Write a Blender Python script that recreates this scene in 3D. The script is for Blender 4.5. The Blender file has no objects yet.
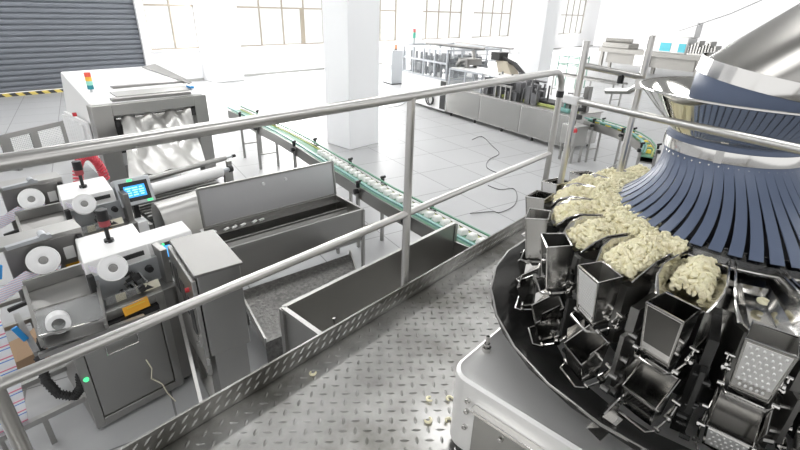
import bpy, bmesh, math, random
from mathutils import Vector, Matrix
random.seed(7)
PI = math.pi
S = bpy.context.scene
COL = S.collection

# ------------------------------------------------------------------ camera
FPX = 460.0
def norm(v): return Vector(v).normalized()
_d3 = norm((370 - 400, 1200 - 225, FPX))
_d1 = Vector((862 - 400, 22 - 225, FPX)); _d1 = (_d1 - _d3 * _d1.dot(_d3)).normalized()
_Z = -_d3; _Y = _d1; _X = _Y.cross(_Z)
RW = Matrix((_X, _Y, _Z))
EYE = Vector((0, 0, 3.5))
cam_d = bpy.data.cameras.new('camera'); cam = bpy.data.objects.new('camera', cam_d); COL.objects.link(cam)
cam_d.sensor_width = 36; cam_d.lens = 36 * FPX / 800; cam_d.clip_start = .05; cam_d.clip_end = 300
_r = RW @ Vector((1, 0, 0)); _u = RW @ Vector((0, -1, 0)); _b = RW @ Vector((0, 0, -1))
M4 = Matrix((_r, _u, _b)).transposed().to_4x4(); M4.translation = EYE
cam.matrix_world = M4
S.camera = cam
def at(px, py, z):
    r = RW @ Vector(((px - 400) / FPX, (py - 225) / FPX, 1))
    return EYE + r * ((z - EYE.z) / r.z)
def atx(px, py, x):
    r = RW @ Vector(((px - 400) / FPX, (py - 225) / FPX, 1))
    return EYE + r * (x / r.x)

# ------------------------------------------------------------------ materials
def mat(name, col, rough=.5, metal=0., noise=0., nscale=8., stretch=None, bump=0., bscale=60., emit=None, estr=1., rvar=0., trans=0., alpha=1., spec=.5, coat=0.):
    m = bpy.data.materials.new(name); m.use_nodes = True
    nt = m.node_tree; b = nt.nodes['Principled BSDF']
    b.inputs['Base Color'].default_value = (*col, 1); b.inputs['Roughness'].default_value = rough
    b.inputs['Metallic'].default_value = metal; b.inputs['Specular IOR Level'].default_value = spec
    b.inputs['Transmission Weight'].default_value = trans; b.inputs['Alpha'].default_value = alpha
    b.inputs['Coat Weight'].default_value = coat
    if emit: b.inputs['Emission Color'].default_value = (*emit, 1); b.inputs['Emission Strength'].default_value = estr
    if noise or rvar or bump:
        tc = nt.nodes.new('ShaderNodeTexCoord'); mp = nt.nodes.new('ShaderNodeMapping')
        nt.links.new(tc.outputs['Object'], mp.inputs[0])
        if stretch: mp.inputs['Scale'].default_value = stretch
        n = nt.nodes.new('ShaderNodeTexNoise'); n.inputs['Scale'].default_value = nscale; n.inputs['Detail'].default_value = 5
        nt.links.new(mp.outputs[0], n.inputs['Vector'])
        if noise:
            mx = nt.nodes.new('ShaderNodeMix'); mx.data_type = 'RGBA'
            mx.inputs[6].default_value = (*[c * (1 - noise) for c in col], 1); mx.inputs[7].default_value = (*[min(1, c * (1 + noise)) for c in col], 1)
            nt.links.new(n.outputs['Fac'], mx.inputs[0]); nt.links.new(mx.outputs[2], b.inputs['Base Color'])
        if rvar:
            mr = nt.nodes.new('ShaderNodeMapRange'); mr.inputs[1].default_value = .3; mr.inputs[2].default_value = .7
            mr.inputs[3].default_value = max(.02, rough - rvar); mr.inputs[4].default_value = rough + rvar
            nt.links.new(n.outputs['Fac'], mr.inputs[0]); nt.links.new(mr.outputs[0], b.inputs['Roughness'])
        if bump:
            n2 = nt.nodes.new('ShaderNodeTexNoise'); n2.inputs['Scale'].default_value = bscale
            nt.links.new(mp.outputs[0], n2.inputs['Vector'])
            bp = nt.nodes.new('ShaderNodeBump'); bp.inputs['Strength'].default_value = bump; bp.inputs['Distance'].default_value = .01
            nt.links.new(n2.outputs['Fac'], bp.inputs['Height']); nt.links.new(bp.outputs[0], b.inputs['Normal'])
    return m
def dimple_mat(name, col, rough, scale, strength):
    m = mat(name, col, rough, 1.)
    nt = m.node_tree; b = nt.nodes['Principled BSDF']
    tc = nt.nodes.new('ShaderNodeTexCoord'); v = nt.nodes.new('ShaderNodeTexVoronoi'); v.inputs['Scale'].default_value = scale
    v.inputs['Randomness'].default_value = .45
    nt.links.new(tc.outputs['Object'], v.inputs['Vector'])
    mr = nt.nodes.new('ShaderNodeMapRange'); mr.inputs[1].default_value = 0; mr.inputs[2].default_value = .38; mr.inputs[3].default_value = 1; mr.inputs[4].default_value = 0
    nt.links.new(v.outputs['Distance'], mr.inputs[0])
    bp = nt.nodes.new('ShaderNodeBump'); bp.inputs['Strength'].default_value = strength; bp.inputs['Distance'].default_value = .006
    nt.links.new(mr.outputs[0], bp.inputs['Height']); nt.links.new(bp.outputs[0], b.inputs['Normal'])
    return m
steel = mat('brushed_steel', (.40, .395, .38), .34, 1., .05, 2.5, rvar=.03)
steel_d = mat('satin_steel', (.31, .305, .295), .38, 1., .06, 2.5, rvar=.03)
steel_l = mat('light_steel', (.42, .415, .40), .36, 1., .06, 4.)
polish = mat('polished_steel', (.60, .59, .57), .13, 1., .05, 6., rvar=.03)
mirror = mat('mirror_steel', (.52, .51, .49), .06, 1.)
shellm = mat('hopper_steel', (.80, .79, .77), .16, 1.)
bandm = mat('band_steel', (.72, .71, .69), .12, 1.)
tubem = mat('satin_tube', (.60, .59, .57), .30, 1., .03, 10.)
lit_plate = mat('lit_pressed_steel', (.86, .855, .84), .45, .7)  # steel paled to carry the window light the dimpled plates catch
dark_reflect = mat('dark_reflection_steel', (.15, .147, .14), .10, 1.)  # same steel darkened to carry the reflection of dark surroundings
speck = mat('mottled_textured_steel', (.17, .167, .16), .34, 1., .75, 24., bump=1., bscale=36)  # colour noise mottles the plate in pale and dark tones
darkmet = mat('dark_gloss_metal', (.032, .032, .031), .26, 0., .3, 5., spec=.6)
blackm = mat('black_plastic', (.012, .012, .013), .4)
rubber = mat('black_rubber', (.02, .02, .02), .6)
whitem = mat('white_paint', (.86, .86, .85), .35)
whitep = mat('white_plastic', (.82, .82, .82), .35)
paper = mat('white_paper', (.84, .84, .82), .7)
blue = mat('slate_blue_plastic', (.125, .16, .245), .38, 0., .08, 6.)
snackm = mat('pale_corn_puff', (.96, .86, .62), .8, 0., .14, 30., bump=.25, bscale=90)
clearm = mat('clear_acrylic', (.9, .92, .92), .06, 0., trans=1., alpha=.55)
hoodm = mat('smoky_acrylic', (.45, .46, .46), .08, 0., alpha=.38)
screen = mat('blue_screen', (.02, .1, .3), .2, emit=(.06, .42, .95), estr=1.2)
screenl = mat('screen_text', (.3, .8, .9), .2, emit=(.35, .85, 1), estr=1.3)
green_on = mat('lit_green_button', (.05, .5, .2), .3, emit=(.1, .9, .35), estr=1.)
redm = mat('red_plastic', (.55, .04, .05), .35)
dred = mat('dark_red_lens', (.32, .06, .07), .3)
orange = mat('orange_label', (.85, .42, .03), .5)
yellow = mat('yellow_label', (.8, .6, .08), .5)
cream = mat('cream_label', (.75, .72, .58), .6)
inkm = mat('black_ink', (.03, .03, .03), .6)
silver = mat('silver_film', (.60, .595, .575), .28, .85, .06, 4.)
greenb = mat('green_belt', (.13, .30, .20), .5)
tealr = mat('teal_guide', (.20, .40, .37), .4)
lime = mat('lime_edge', (.45, .50, .16), .5)
tealscr = mat('teal_panel', (.05, .45, .55), .4)
bluet = mat('blue_tape', (.02, .25, .6), .4)
brown = mat('cardboard', (.40, .27, .17), .8)
shutm = mat('grey_shutter', (.185, .20, .225), .40, .3)
wallm = mat('white_wall', (.90, .90, .91), .8)
ceilm = mat('ceiling_paint', (.62, .62, .62), .8)
framem = mat('window_frame_beige', (.34, .30, .24), .5)
colm = mat('column_paint', (.92, .93, .94), .7)
skirtb = mat('grey_skirting', (.42, .42, .40), .6)
cablem = mat('grey_cable', (.17, .17, .17), .6)
alum = mat('grey_aluminium', (.50, .52, .54), .35, .7)
glassp = mat('guard_glass', (.70, .75, .78), .05, 0., alpha=.10)
pink = mat('pink_coil', (.70, .08, .11), .4)
beige = mat('beige_machine', (.32, .31, .29), .5)
scaf = mat('green_scaffold', (.22, .36, .30), .6)

def floor_mat():
    m = mat('grey_floor_tiles', (.4, .4, .4), .3)
    nt = m.node_tree; b = nt.nodes['Principled BSDF']
    tc = nt.nodes.new('ShaderNodeTexCoord'); mp = nt.nodes.new('ShaderNodeMapping'); nt.links.new(tc.outputs['Object'], mp.inputs[0])
    mp.inputs['Rotation'].default_value = (0, 0, .26)
    br = nt.nodes.new('ShaderNodeTexBrick'); br.offset = 0.; br.inputs['Scale'].default_value = 1.; br.inputs['Brick Width'].default_value = 1.2; br.inputs['Row Height'].default_value = 1.2
    br.inputs['Mortar Size'].default_value = .010; br.inputs['Color1'].default_value = (.42, .425, .43, 1); br.inputs['Color2'].default_value = (.44, .445, .45, 1); br.inputs['Mortar'].default_value = (.20, .20, .20, 1)
    nt.links.new(mp.outputs[0], br.inputs['Vector'])
    n = nt.nodes.new('ShaderNodeTexNoise'); n.inputs['Scale'].default_value = 1.1; n.inputs['Detail'].default_value = 7; nt.links.new(mp.outputs[0], n.inputs['Vector'])
    mx = nt.nodes.new('ShaderNodeMix'); mx.data_type = 'RGBA'; mx.blend_type = 'MULTIPLY'; mx.inputs[0].default_value = .22
    cr = nt.nodes.new('ShaderNodeValToRGB'); cr.color_ramp.elements[0].position = .3; cr.color_ramp.elements[0].color = (.72, .72, .72, 1); cr.color_ramp.elements[1].position = .7
    nt.links.new(n.outputs['Fac'], cr.inputs[0]); nt.links.new(br.outputs['Color'], mx.inputs[6]); nt.links.new(cr.outputs[0], mx.inputs[7])
    nt.links.new(mx.outputs[2], b.inputs['Base Color'])
    mr = nt.nodes.new('ShaderNodeMapRange'); mr.inputs[3].default_value = .38; mr.inputs[4].default_value = .48
    nt.links.new(n.outputs['Fac'], mr.inputs[0]); nt.links.new(mr.outputs[0], b.inputs['Roughness'])
    return m
def plate_mat():
    m = mat('worn_tread_plate', (.4, .39, .37), .3, 1.)
    nt = m.node_tree; b = nt.nodes['Principled BSDF']
    tc = nt.nodes.new('ShaderNodeTexCoord')
    n = nt.nodes.new('ShaderNodeTexNoise'); n.inputs['Scale'].default_value = 2.6; n.inputs['Detail'].default_value = 6; n.inputs['Roughness'].default_value = .58
    nt.links.new(tc.outputs['Object'], n.inputs['Vector'])
    cr = nt.nodes.new('ShaderNodeValToRGB'); e = cr.color_ramp.elements
    e[0].position = .36; e[0].color = (.20, .195, .18, 1); e[1].position = .70; e[1].color = (.58, .575, .56, 1)
    nt.links.new(n.outputs['Fac'], cr.inputs[0]); nt.links.new(cr.outputs[0], b.inputs['Base Color'])
    mr = nt.nodes.new('ShaderNodeMapRange'); mr.inputs[1].default_value = .35; mr.inputs[2].default_value = .65; mr.inputs[3].default_value = .42; mr.inputs[4].default_value = .30
    nt.links.new(n.outputs['Fac'], mr.inputs[0]); nt.links.new(mr.outputs[0], b.inputs['Roughness'])
    n2 = nt.nodes.new('ShaderNodeTexNoise'); n2.inputs['Scale'].default_value = 140; nt.links.new(tc.outputs['Object'], n2.inputs['Vector'])
    bp = nt.nodes.new('ShaderNodeBump'); bp.inputs['Strength'].default_value = .03; bp.inputs['Distance'].default_value = .002
    nt.links.new(n2.outputs['Fac'], bp.inputs['Height']); nt.links.new(bp.outputs[0], b.inputs['Normal'])
    return m
def printed_mat():
    m = mat('printed_film', (.8, .8, .8), .3)
    nt = m.node_tree; b = nt.nodes['Principled BSDF']
    tc = nt.nodes.new('ShaderNodeTexCoord'); sp = nt.nodes.new('ShaderNodeSeparateXYZ'); nt.links.new(tc.outputs['Generated'], sp.inputs[0])
    mu = nt.nodes.new('ShaderNodeMath'); mu.operation = 'MULTIPLY'; mu.inputs[1].default_value = 11; nt.links.new(sp.outputs[2], mu.inputs[0])
    fr = nt.nodes.new('ShaderNodeMath'); fr.operation = 'FRACT'; nt.links.new(mu.outputs[0], fr.inputs[0])
    cr = nt.nodes.new('ShaderNodeValToRGB'); cr.color_ramp.interpolation = 'CONSTANT'; e = cr.color_ramp.elements
    e[0].color = (.82, .84, .88, 1); e[1].position = .42; e[1].color = (.16, .33, .72, 1)
    a = e.new(.52); a.color = (.82, .84, .88, 1); a = e.new(.68); a.color = (.75, .22, .32, 1); a = e.new(.80); a.color = (.84, .80, .84, 1)
    nt.links.new(fr.outputs[0], cr.inputs[0]); nt.links.new(cr.outputs[0], b.inputs['Base Color'])
    return m
def hazard_mat():
    m = mat('hazard_stripes', (.7, .55, .1), .6)
    nt = m.node_tree; b = nt.nodes['Principled BSDF']
    tc = nt.nodes.new('ShaderNodeTexCoord'); w = nt.nodes.new('ShaderNodeTexWave'); w.bands_direction = 'DIAGONAL'; w.inputs['Scale'].default_value = 1.5; w.wave_profile = 'SAW'
    nt.links.new(tc.outputs['Object'], w.inputs['Vector'])
    cr = nt.nodes.new('ShaderNodeValToRGB'); cr.color_ramp.interpolation = 'CONSTANT'; cr.color_ramp.elements[0].color = (.75, .60, .16, 1); cr.color_ramp.elements[1].position = .5; cr.color_ramp.elements[1].color = (.05, .05, .05, 1)
    nt.links.new(w.outputs['Fac'], cr.inputs[0]); nt.links.new(cr.outputs[0], b.inputs['Base Color'])
    return m
floorm = floor_mat(); platem = plate_mat(); printm = printed_mat(); hazm = hazard_mat()

# ------------------------------------------------------------------ mesh helpers
class MB:
    def __init__(s): s.v = []; s.f = []
    def add(s, vs, fs):
        k = len(s.v); s.v += [Vector(v) for v in vs]; s.f += [tuple(i + k for i in f) for f in fs]; return s
    def hexa(s, p):       # 8 points: bottom ring 0-3 ccw, top ring 4-7
        return s.add(p, [(3, 2, 1, 0), (4, 5, 6, 7), (0, 1, 5, 4), (1, 2, 6, 5), (2, 3, 7, 6), (3, 0, 4, 7)])
    def box(s, x0, x1, y0, y1, z0, z1):
        return s.hexa([(x0, y0, z0), (x1, y0, z0), (x1, y1, z0), (x0, y1, z0), (x0, y0, z1), (x1, y0, z1), (x1, y1, z1), (x0, y1, z1)])
    def obox(s, c, ax, ay, az, hx, hy, hz):
        c = Vector(c); ax = Vector(ax).normalized() * hx; ay = Vector(ay).normalized() * hy; az = Vector(az).normalized() * hz
        return s.hexa([c - ax - ay - az, c + ax - ay - az, c + ax + ay - az, c - ax + ay - az, c - ax - ay + az, c + ax - ay + az, c + ax + ay + az, c - ax + ay + az])
    def bar(s, a, b, w, h, up=(0, 0, 1)):
        a = Vector(a); b = Vector(b); d = (b - a); L = d.length; d.normalize(); up = Vector(up)
        if abs(d.dot(up)) > .98: up = Vector((0, 1, 0))
        sd = d.cross(up).normalized(); u2 = sd.cross(d)
        return s.obox((a + b) / 2, d, sd, u2, L / 2, w / 2, h / 2)
    def tube(s, pts, r, n=12, cap=True, closed=False):
        P = [Vector(p) for p in pts]; rings = []; prev = None; m = len(P)
        for i, p in enumerate(P):
            if closed: t = P[(i + 1) % m] - P[i - 1]
            else: t = P[min(i + 1, m - 1)] - P[max(i - 1, 0)]
            t.normalize()
            if prev is None:
                a = t.orthogonal().normalized()
            else:
                a = prev - t * prev.dot(t)
                a = a.normalized() if a.length > 1e-6 else t.orthogonal().normalized()
            prev = a; b = t.cross(a); rr = r[i] if isinstance(r, (list, tuple)) else r
            rings.append([p + (a * math.cos(2 * PI * k / n) + b * math.sin(2 * PI * k / n)) * rr for k in range(n)])
        vs = [v for R in rings for v in R]; fs = []
        for i in range(m if closed else m - 1):
            j = (i + 1) % m
            for k in range(n): fs.append((i * n + k, i * n + (k + 1) % n, j * n + (k + 1) % n, j * n + k))
        if cap and not closed: fs.append(tuple(range(n - 1, -1, -1))); fs.append(tuple((m - 1) * n + k for k in range(n)))
        return s.add(vs, fs)
    def cyl(s, a, b, r, n=16, r2=None): return s.tube([a, b], [r, r if r2 is None else r2], n)
    def ring(s, c, ax, r, rt, n=32, m=8):
        ax = Vector(ax).normalized(); a = ax.orthogonal().normalized(); b = ax.cross(a); c = Vector(c)
        return s.tube([c + (a * math.cos(2 * PI * k / n) + b * math.sin(2 * PI * k / n)) * r for k in range(n)], rt, m, closed=True)
    def lathe(s, prof, n=48, a0=0., a1=2 * PI, c=(0, 0), cap=False):
        full = abs(a1 - a0 - 2 * PI) < 1e-6; m = len(prof); cols = n if full else n + 1; vs = []
        for k in range(cols):
            t = a0 + (a1 - a0) * k / n
            for r, z in prof: vs.append((c[0] + r * math.cos(t), c[1] + r * math.sin(t), z))
        fs = []
        for k in range(n):
            j = (k + 1) % cols
            for i in range(m - 1): fs.append((k * m + i, j * m + i, j * m + i + 1, k * m + i + 1))
        if cap and full:
            fs.append(tuple(k * m for k in range(cols - 1, -1, -1))); fs.append(tuple(k * m + m - 1 for k in range(cols)))
        return s.add(vs, fs)
    def axlathe(s, prof, c, ax, n=32):  # profile (r, h) about axis ax through c
        ax = Vector(ax).normalized(); a = ax.orthogonal().normalized(); b = ax.cross(a); c = Vector(c); m = len(prof)
        vs = [c + ax * h + (a * math.cos(2 * PI * k / n) + b * math.sin(2 * PI * k / n)) * r for k in range(n) for r, h in prof]
        fs = [(k * m + i, ((k + 1) % n) * m + i, ((k + 1) % n) * m + i + 1, k * m + i + 1) for k in range(n) for i in range(m - 1)]
        return s.add(vs, fs)
    def prism(s, poly, z0, z1):
        n = len(poly); vs = [(x, y, z0) for x, y in poly] + [(x, y, z1) for x, y in poly]
        return s.add(vs, [tuple(range(n - 1, -1, -1)), tuple(range(n, 2 * n))] + [(i, (i + 1) % n, n + (i + 1) % n, n + i) for i in range(n)])
    def slab(s, quad, t):   # quad of 4 points thickened along its normal
        q = [Vector(p) for p in quad]; nn = (q[1] - q[0]).cross(q[3] - q[0]).normalized() * t
        return s.hexa([p - nn for p in q] + q)
    def build(s, name, m, parent=None, org=None, bevel=0., solid=0., smooth=35.):
        me = bpy.data.meshes.new(name); o3 = Vector(org) if org is not None else Vector((0, 0, 0))
        me.from_pydata([tuple(v - o3) for v in s.v], [], s.f); me.update()
        bm = bmesh.new(); bm.from_mesh(me); bmesh.ops.recalc_face_normals(bm, faces=bm.faces); bm.to_mesh(me); bm.free()
        if smooth: me.shade_smooth(); me.set_sharp_from_angle(angle=math.radians(smooth))
        me.materials.append(m); o = bpy.data.objects.new(name, me); COL.objects.link(o)
        if parent: o.parent = parent
        if solid: md = o.modifiers.new('thickness', 'SOLIDIFY'); md.thickness = solid; md.offset = 0; e2 = o.modifiers.new('crease', 'EDGE_SPLIT'); e2.split_angle = math.radians(smooth if smooth else 30)
        if bevel:
            md = o.modifiers.new('edge', 'BEVEL'); md.width = bevel; md.segments = 2; md.limit_method = 'ANGLE'; md.angle_limit = math.radians(40)
        return o
def tag(o, label, cat, group=None, kind=None):
    if label: o['label'] = label
    if cat: o['category'] = cat
    if group: o['group'] = group
    if kind: o['kind'] = kind
    return o
def thing(name, label, cat, loc=(0, 0, 0), rz=0., group=None):
    o = bpy.data.objects.new(name, None); COL.objects.link(o); o.location = loc; o.rotation_euler = (0, 0, rz); o.empty_display_size = .1
    return tag(o, label, cat, group)
def copy_tree(o, parent=None):
    c = o.copy(); COL.objects.link(c)
    if parent: c.parent = parent
    for ch in list(o.children): copy_tree(ch, c)
    return c
def struct(o): o['kind'] = 'structure'; return o
def arc(c, r, a0, a1, n, plane='xy', h=0):
    out = []
    for k in range(n + 1):
        t = a0 + (a1 - a0) * k / n; a, b = r * math.cos(t), r * math.sin(t)
        out.append({'xy': (c[0] + a, c[1] + b, c[2]), 'yz': (c[0], c[1] + a, c[2] + b), 'xz': (c[0] + a, c[1], c[2] + b)}[plane])
    return out

# ------------------------------------------------------------------ the hall
struct(MB().box(-24, 12, -14, 60, -.1, 0).build('floor', floorm))
WX = -23.2
W = MB()
wins = [(8.75, 12.2), (13.1, 18.75), (20.4, 25.0), (26.8, 32.5), (34, 40), (42, 48), (50, 56)]
W.box(WX - .3, WX, 8.5, 60, 0, 1.45); W.box(WX - .3, WX, 8.5, 60, 4.9, 7.5); W.box(WX - .3, WX, -14, 8.5, 4.6, 7.5); W.box(WX - .3, WX, -14, -3.2, 0, 4.6)
y = 8.5
for a, b in wins + [(60, 60)]:
    if a > y: W.box(WX - .3, WX, y, a, 1.45, 4.9)
    y = b
struct(W.build('wall_back', wallm))
struct(MB().box(WX, WX + .02, 8.5, 60, 0, .09).build('baseboard_back', skirtb))
for i, (a, b) in enumerate(wins):
    f = MB(); xf = WX - .14
    f.box(xf - .04, xf + .04, a, b, 1.45, 1.51); f.box(xf - .04, xf + .04, a, b, 4.84, 4.9); f.box(xf - .03, xf + .03, a, b, 3.28, 3.36)
    n = 4 if b - a > 5 else 3
    for k in range(n + 1):
        yy = a + (b - a) * k / n; yy = min(max(yy, a + .03), b - .03)
        f.box(xf - .04, xf + .04, yy - .03, yy + .03, 1.45, 4.9)
    if i == 1: f.box(xf - .02, xf + .06, 17.1, 17.3, 1.5, 3.3)
    w = struct(f.build('window_%d' % (i + 1), framem))
    MB().box(xf - .006, xf + .006, a, b, 1.45, 4.9).build('pane', mat('window_glass_%d' % i, (1, 1, 1), .02, 0., alpha=.08), w)
    struct(MB().box(WX, WX + .12, a - .08, b + .08, 1.40, 1.45).build('sill', wallm, w))
# roller shutter
sh = MB(); z = .14; prof = []
while z < 4.6:
    prof += [(0, z), (.05, z + .03), (.065, z + .095), (.05, z + .16), (0, z + .19)]; z += .20
vs = []; fs = []
for k, (d, z) in enumerate(prof):
    vs += [(WX - .12 + d, -3.1, z), (WX - .12 + d, 8.4, z)]
    if k: fs.append((2 * k - 2, 2 * k - 1, 2 * k + 1, 2 * k))
sh.add(vs, fs)
dr = struct(sh.build('door_1', shutm))
MB().box(WX - .16, WX - .02, -3.1, 8.4, .0, .11).build('bottom_bar', hazm, dr)
j = MB(); j.box(WX - .05, WX + .1, 8.38, 8.6, 0, 4.7); j.box(WX - .05, WX + .1, -3.3, -3.1, 0, 4.7); struct(j.build('trim_1', wallm))
tag(MB().box(WX + .2, WX + .5, 8.75, 9.0, 0, .62).build('wall_box', beige), 'small pale box on the floor beside the right edge of the roller shutter', 'box')
# columns and pilasters
for (x0, x1, y0, y1, nm, lb) in ((-10.06, -9.1, 8.05, 9.15, 'column', 'square white column in the middle of the hall behind the green conveyor'),
        (-10.06, -9.1, 18.3, 19.4, 'column', 'square white column standing behind the long steel packing machine'),
        (WX, -21.95, 10.96, 12.47, 'column', 'white square column against the wall right of the roller shutter'),
        (WX, -22.3, 25.1, 26.6, 'column', 'white wall column behind the steel cabinet with an orange lamp'),
        (WX, -22.3, 40.3, 41.8, 'column', 'far white wall column past the row of windows'),
        ):
    c = MB().box(x0, x1, y0, y1, 0, 7.5).build(nm, colm, bevel=.02)
    c['label'] = lb; c['category'] = 'column'; c['kind'] = 'structure'
struct(MB().box(-24, 12, -14, 60, 7.5, 7.7).build('ceiling', ceilm))
# unseen lamps added under the ceiling to light the hall and streak the steel
def lamp(x, y, sx, sy, e, z=7.1):
    t = thing('added_ceiling_lamp', 'added long white ceiling lamp out of view above the hall floor', 'lamp', (x, y, z), 0, 'added ceiling lamps')
    MB().box(-sx / 2 - .05, sx / 2 + .05, -sy / 2 - .05, sy / 2 + .05, .0, .12).build('housing', whitem, t)
    MB().box(-sx / 2, sx / 2, -sy / 2, sy / 2, -.02, 0).build('diffuser', mat('added_lamp_glow', (1, 1, 1), .5, emit=(1, 1, 1), estr=e), t)
    MB().cyl((0, -sy / 4, .12), (0, -sy / 4, 7.5 - z), .02, 8).build('rod', whitem, t)
for x in (-19, -13.5, -8, -2.5, 3):
    for y in (-4, 4, 12, 22): lamp(x, y, .7, 5.2, 12. if x < -5 else 7.5)

# ------------------------------------------------------------------ mezzanine platform
PZ = 2.0
pf = thing('platform', 'raised steel tread plate platform with a toe board along its edge', 'platform', (-.2, 2, 0))
O = (-.2, 2, 0)
deck = MB().box(-1.42, 2.4, -1.8, 5.0, PZ - .05, PZ)
def lozenge(mb, c, d, nrm, L=.020, Wd=.0066, H=.0042):
    c = Vector(c); d = Vector(d).normalized(); nrm = Vector(nrm); w = nrm.cross(d)
    mb.add([c - d * L, c + w * Wd - d * L * .35, c + w * Wd + d * L * .35, c + d * L, c - w * Wd + d * L * .35, c - w * Wd - d * L * .35, c - d * L * .45 + nrm * H, c + d * L * .45 + nrm * H],
           [(0, 5, 6), (0, 6, 1), (1, 6, 7, 2), (2, 7, 3), (3, 7, 4), (4, 7, 6, 5)])
st = .048
for i in range(-110, 110):
    for j in range(-110, 110):
        x = -.9 + (i - j) * st * .7071; y = 1.6 + (i + j) * st * .7071
        if -1.40 < x < .25 and -.05 < y < 4.2 and not (x > -.6 and 1.1 < y < 2.6):
            lozenge(deck, (x, y, PZ), (1, 1, 0) if (i + j) % 2 else (1, -1, 0), (0, 0, 1))
deck.build('deck', platem, pf, O)
tb = MB().box(-1.432, -1.422, -1.8, 5.0, PZ - .12, PZ + .10)
for i in range(100):
    for j in range(2):
        yy = -.6 + i * .045; lozenge(tb, (-1.422, yy + j * .014, PZ + .03 + .042 * j), (0, 1, .9), (1, 0, 0), L=.021, Wd=.005)
tb.build('toe_board', platem, pf, O)
bmz = MB(); bmz.box(-1.42, -1.32, -1.8, 5, PZ - .2, PZ - .05); bmz.build('edge_beam', steel_d, pf, O)
for x, y in ((-1.0, -1.4), (-1.0, 4.6), (2.2, -1.4), (2.2, 4.6)): MB().box(x - .06, x + .06, y - .06, y + .06, 0, PZ - .05).build('leg', steel_d, pf, O)

# guard rail
RX = -1.466; RT = 3.125; RM = 2.515
gr = thing('guardrail', 'two-bar steel tube guardrail along the platform edge', 'railing', (RX, 1.7, PZ))
O = (RX, 1.7, PZ)
top = [(RX, -1.6, RT), (RX, 0, RT), (RX, 1.7, RT)] + arc((RX, 3.22, RT - .13), .13, PI / 2, 0, 7, 'yz') + [(RX, 3.35, PZ - .04)]
MB().tube(top, .0225, 16).build('top_rail', tubem, gr, O)
MB().tube([(RX, -1.6, RM), (RX, 3.35, RM)], .019, 14).build('middle_rail', tubem, gr, O)
for y in (-.035, 1.69): MB().tube([(RX, y, PZ - .1), (RX, y, RT)], .021, 14).build('post', tubem, gr, O)
MB().tube([(RX, 3.35, 2.94), (RX, 3.35, 2.985)], .027, 14).build('joint_collar', blackm, gr, O)

# a few corn puffs on the deck
def puff(mb, c, R, r, rot, ns=6, m=5, sweep=4.2):
    pts = [rot @ Vector((R * math.cos(sweep * k / ns), R * math.sin(sweep * k / ns), .25 * R * k / ns)) + Vector(c) for k in range(ns + 1)]
    mb.tube(pts, [r * (.7 + .5 * math.sin(PI * k / ns)) for k in range(ns + 1)], m)
def rrot(): return Matrix.Rotation(random.uniform(0, 6.28), 3, 'Z') @ Matrix.Rotation(random.uniform(0, 3.14), 3, 'X') @ Matrix.Rotation(random.uniform(0, 6.28), 3, 'Y')
for (px, py, lb) in ((430, 399, 'single curled corn puff on the tread plate, uppermost of those beside the rounded frame'),
                     (450, 399, 'curled corn puff on the tread plate touching the rounded frame corner'),
                     (428, 420, 'corn puff on the tread plate, leftmost and lowest of those left of the frame'),
                     (449, 421, 'larger corn puff on the tread plate at the foot of the rounded frame'),
                     (313, 373, 'lone corn puff on the tread plate near the toe board')):
    p = at(px, py, PZ + .008); mb = MB(); puff(mb, p, .013, .0055, Matrix.Rotation(random.uniform(0, 6), 3, 'Z'), 8, 7)
    tag(mb.build('corn_puff', snackm, None, None), lb, 'snack')

# ------------------------------------------------------------------ multihead weigher
AX, AY = -.107, 1.797
wg = thing('multihead_weigher', 'round multihead weighing machine with a ring of steel hoppers under a slate blue skirt', 'weighing machine', (AX, AY, PZ))
O = (AX, AY, PZ)
def rrect(x0, x1, y0, y1, r, n=6):
    p = []
    for cx, cy, a in ((x1 - r, y1 - r, 0), (x0 + r, y1 - r, PI / 2), (x0 + r, y0 + r, PI), (x1 - r, y0 + r, 1.5 * PI)):
        p += [(cx + r * math.cos(a + PI / 2 * k / n), cy + r * math.sin(a + PI / 2 * k / n)) for k in range(n + 1)]
    return p
fx0, fx1, fy0, fy1, fz0, fz1 = -.69, .55, 1.045, 2.55, PZ + .045, PZ + .365
b = MB()
po = rrect(fx0, fx1, fy0, fy1, .075); pi_ = rrect(fx0 + .012, fx1 - .012, fy0 + .012, fy1 - .012, .065); pj = rrect(fx0 + .03, fx1 - .03, fy0 + .03, fy1 - .03, .05)
n = len(po)
rings = [[(x, y, fz0) for x, y in po], [(x, y, fz1 - .008) for x, y in po], [(x, y, fz1) for x, y in pi_], [(x, y, fz1 - .012) for x, y in pj]]
vs = [v for R in rings for v in R]
b.add(vs, [(i * n + k, i * n + (k + 1) % n, (i + 1) * n + (k + 1) % n, (i + 1) * n + k) for i in range(3) for k in range(n)] + [tuple(3 * n + k for k in range(n))])
b.build('base_frame', mat('bead_blasted_steel', (.84, .835, .82), .40, .35), wg, O)
b = MB(); b.box(fx0 + .13, fx1 - .13, fy0 - .012, fy0, fz0 + .0, fz1 - .09); b.build('base_door', steel, wg, O, bevel=.002)
b = MB(); b.box(fx0 + .12, fx1 - .12, fy0 - .03, fy0 - .0, fz1 - .09, fz1 - .075); b.build('door_ledge', polish, wg, O, bevel=.002)
for x, z in ((fx0 + .095, fz1 - .075), (fx0 + .095, fz1 - .125), (fx0 + .095, fz1 - .2), (fx0 + .24, fz1 - .13), (fx0 + .45, fz1 - .13)):
    MB().axlathe([(0, .014), (.008, .013), (.010, .008), (.010, 0)], (x, fy0 - (.012 if x > fx0 + .12 else 0), z), (0, -1, 0), 10).build('bolt', polish, wg, O)
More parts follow.
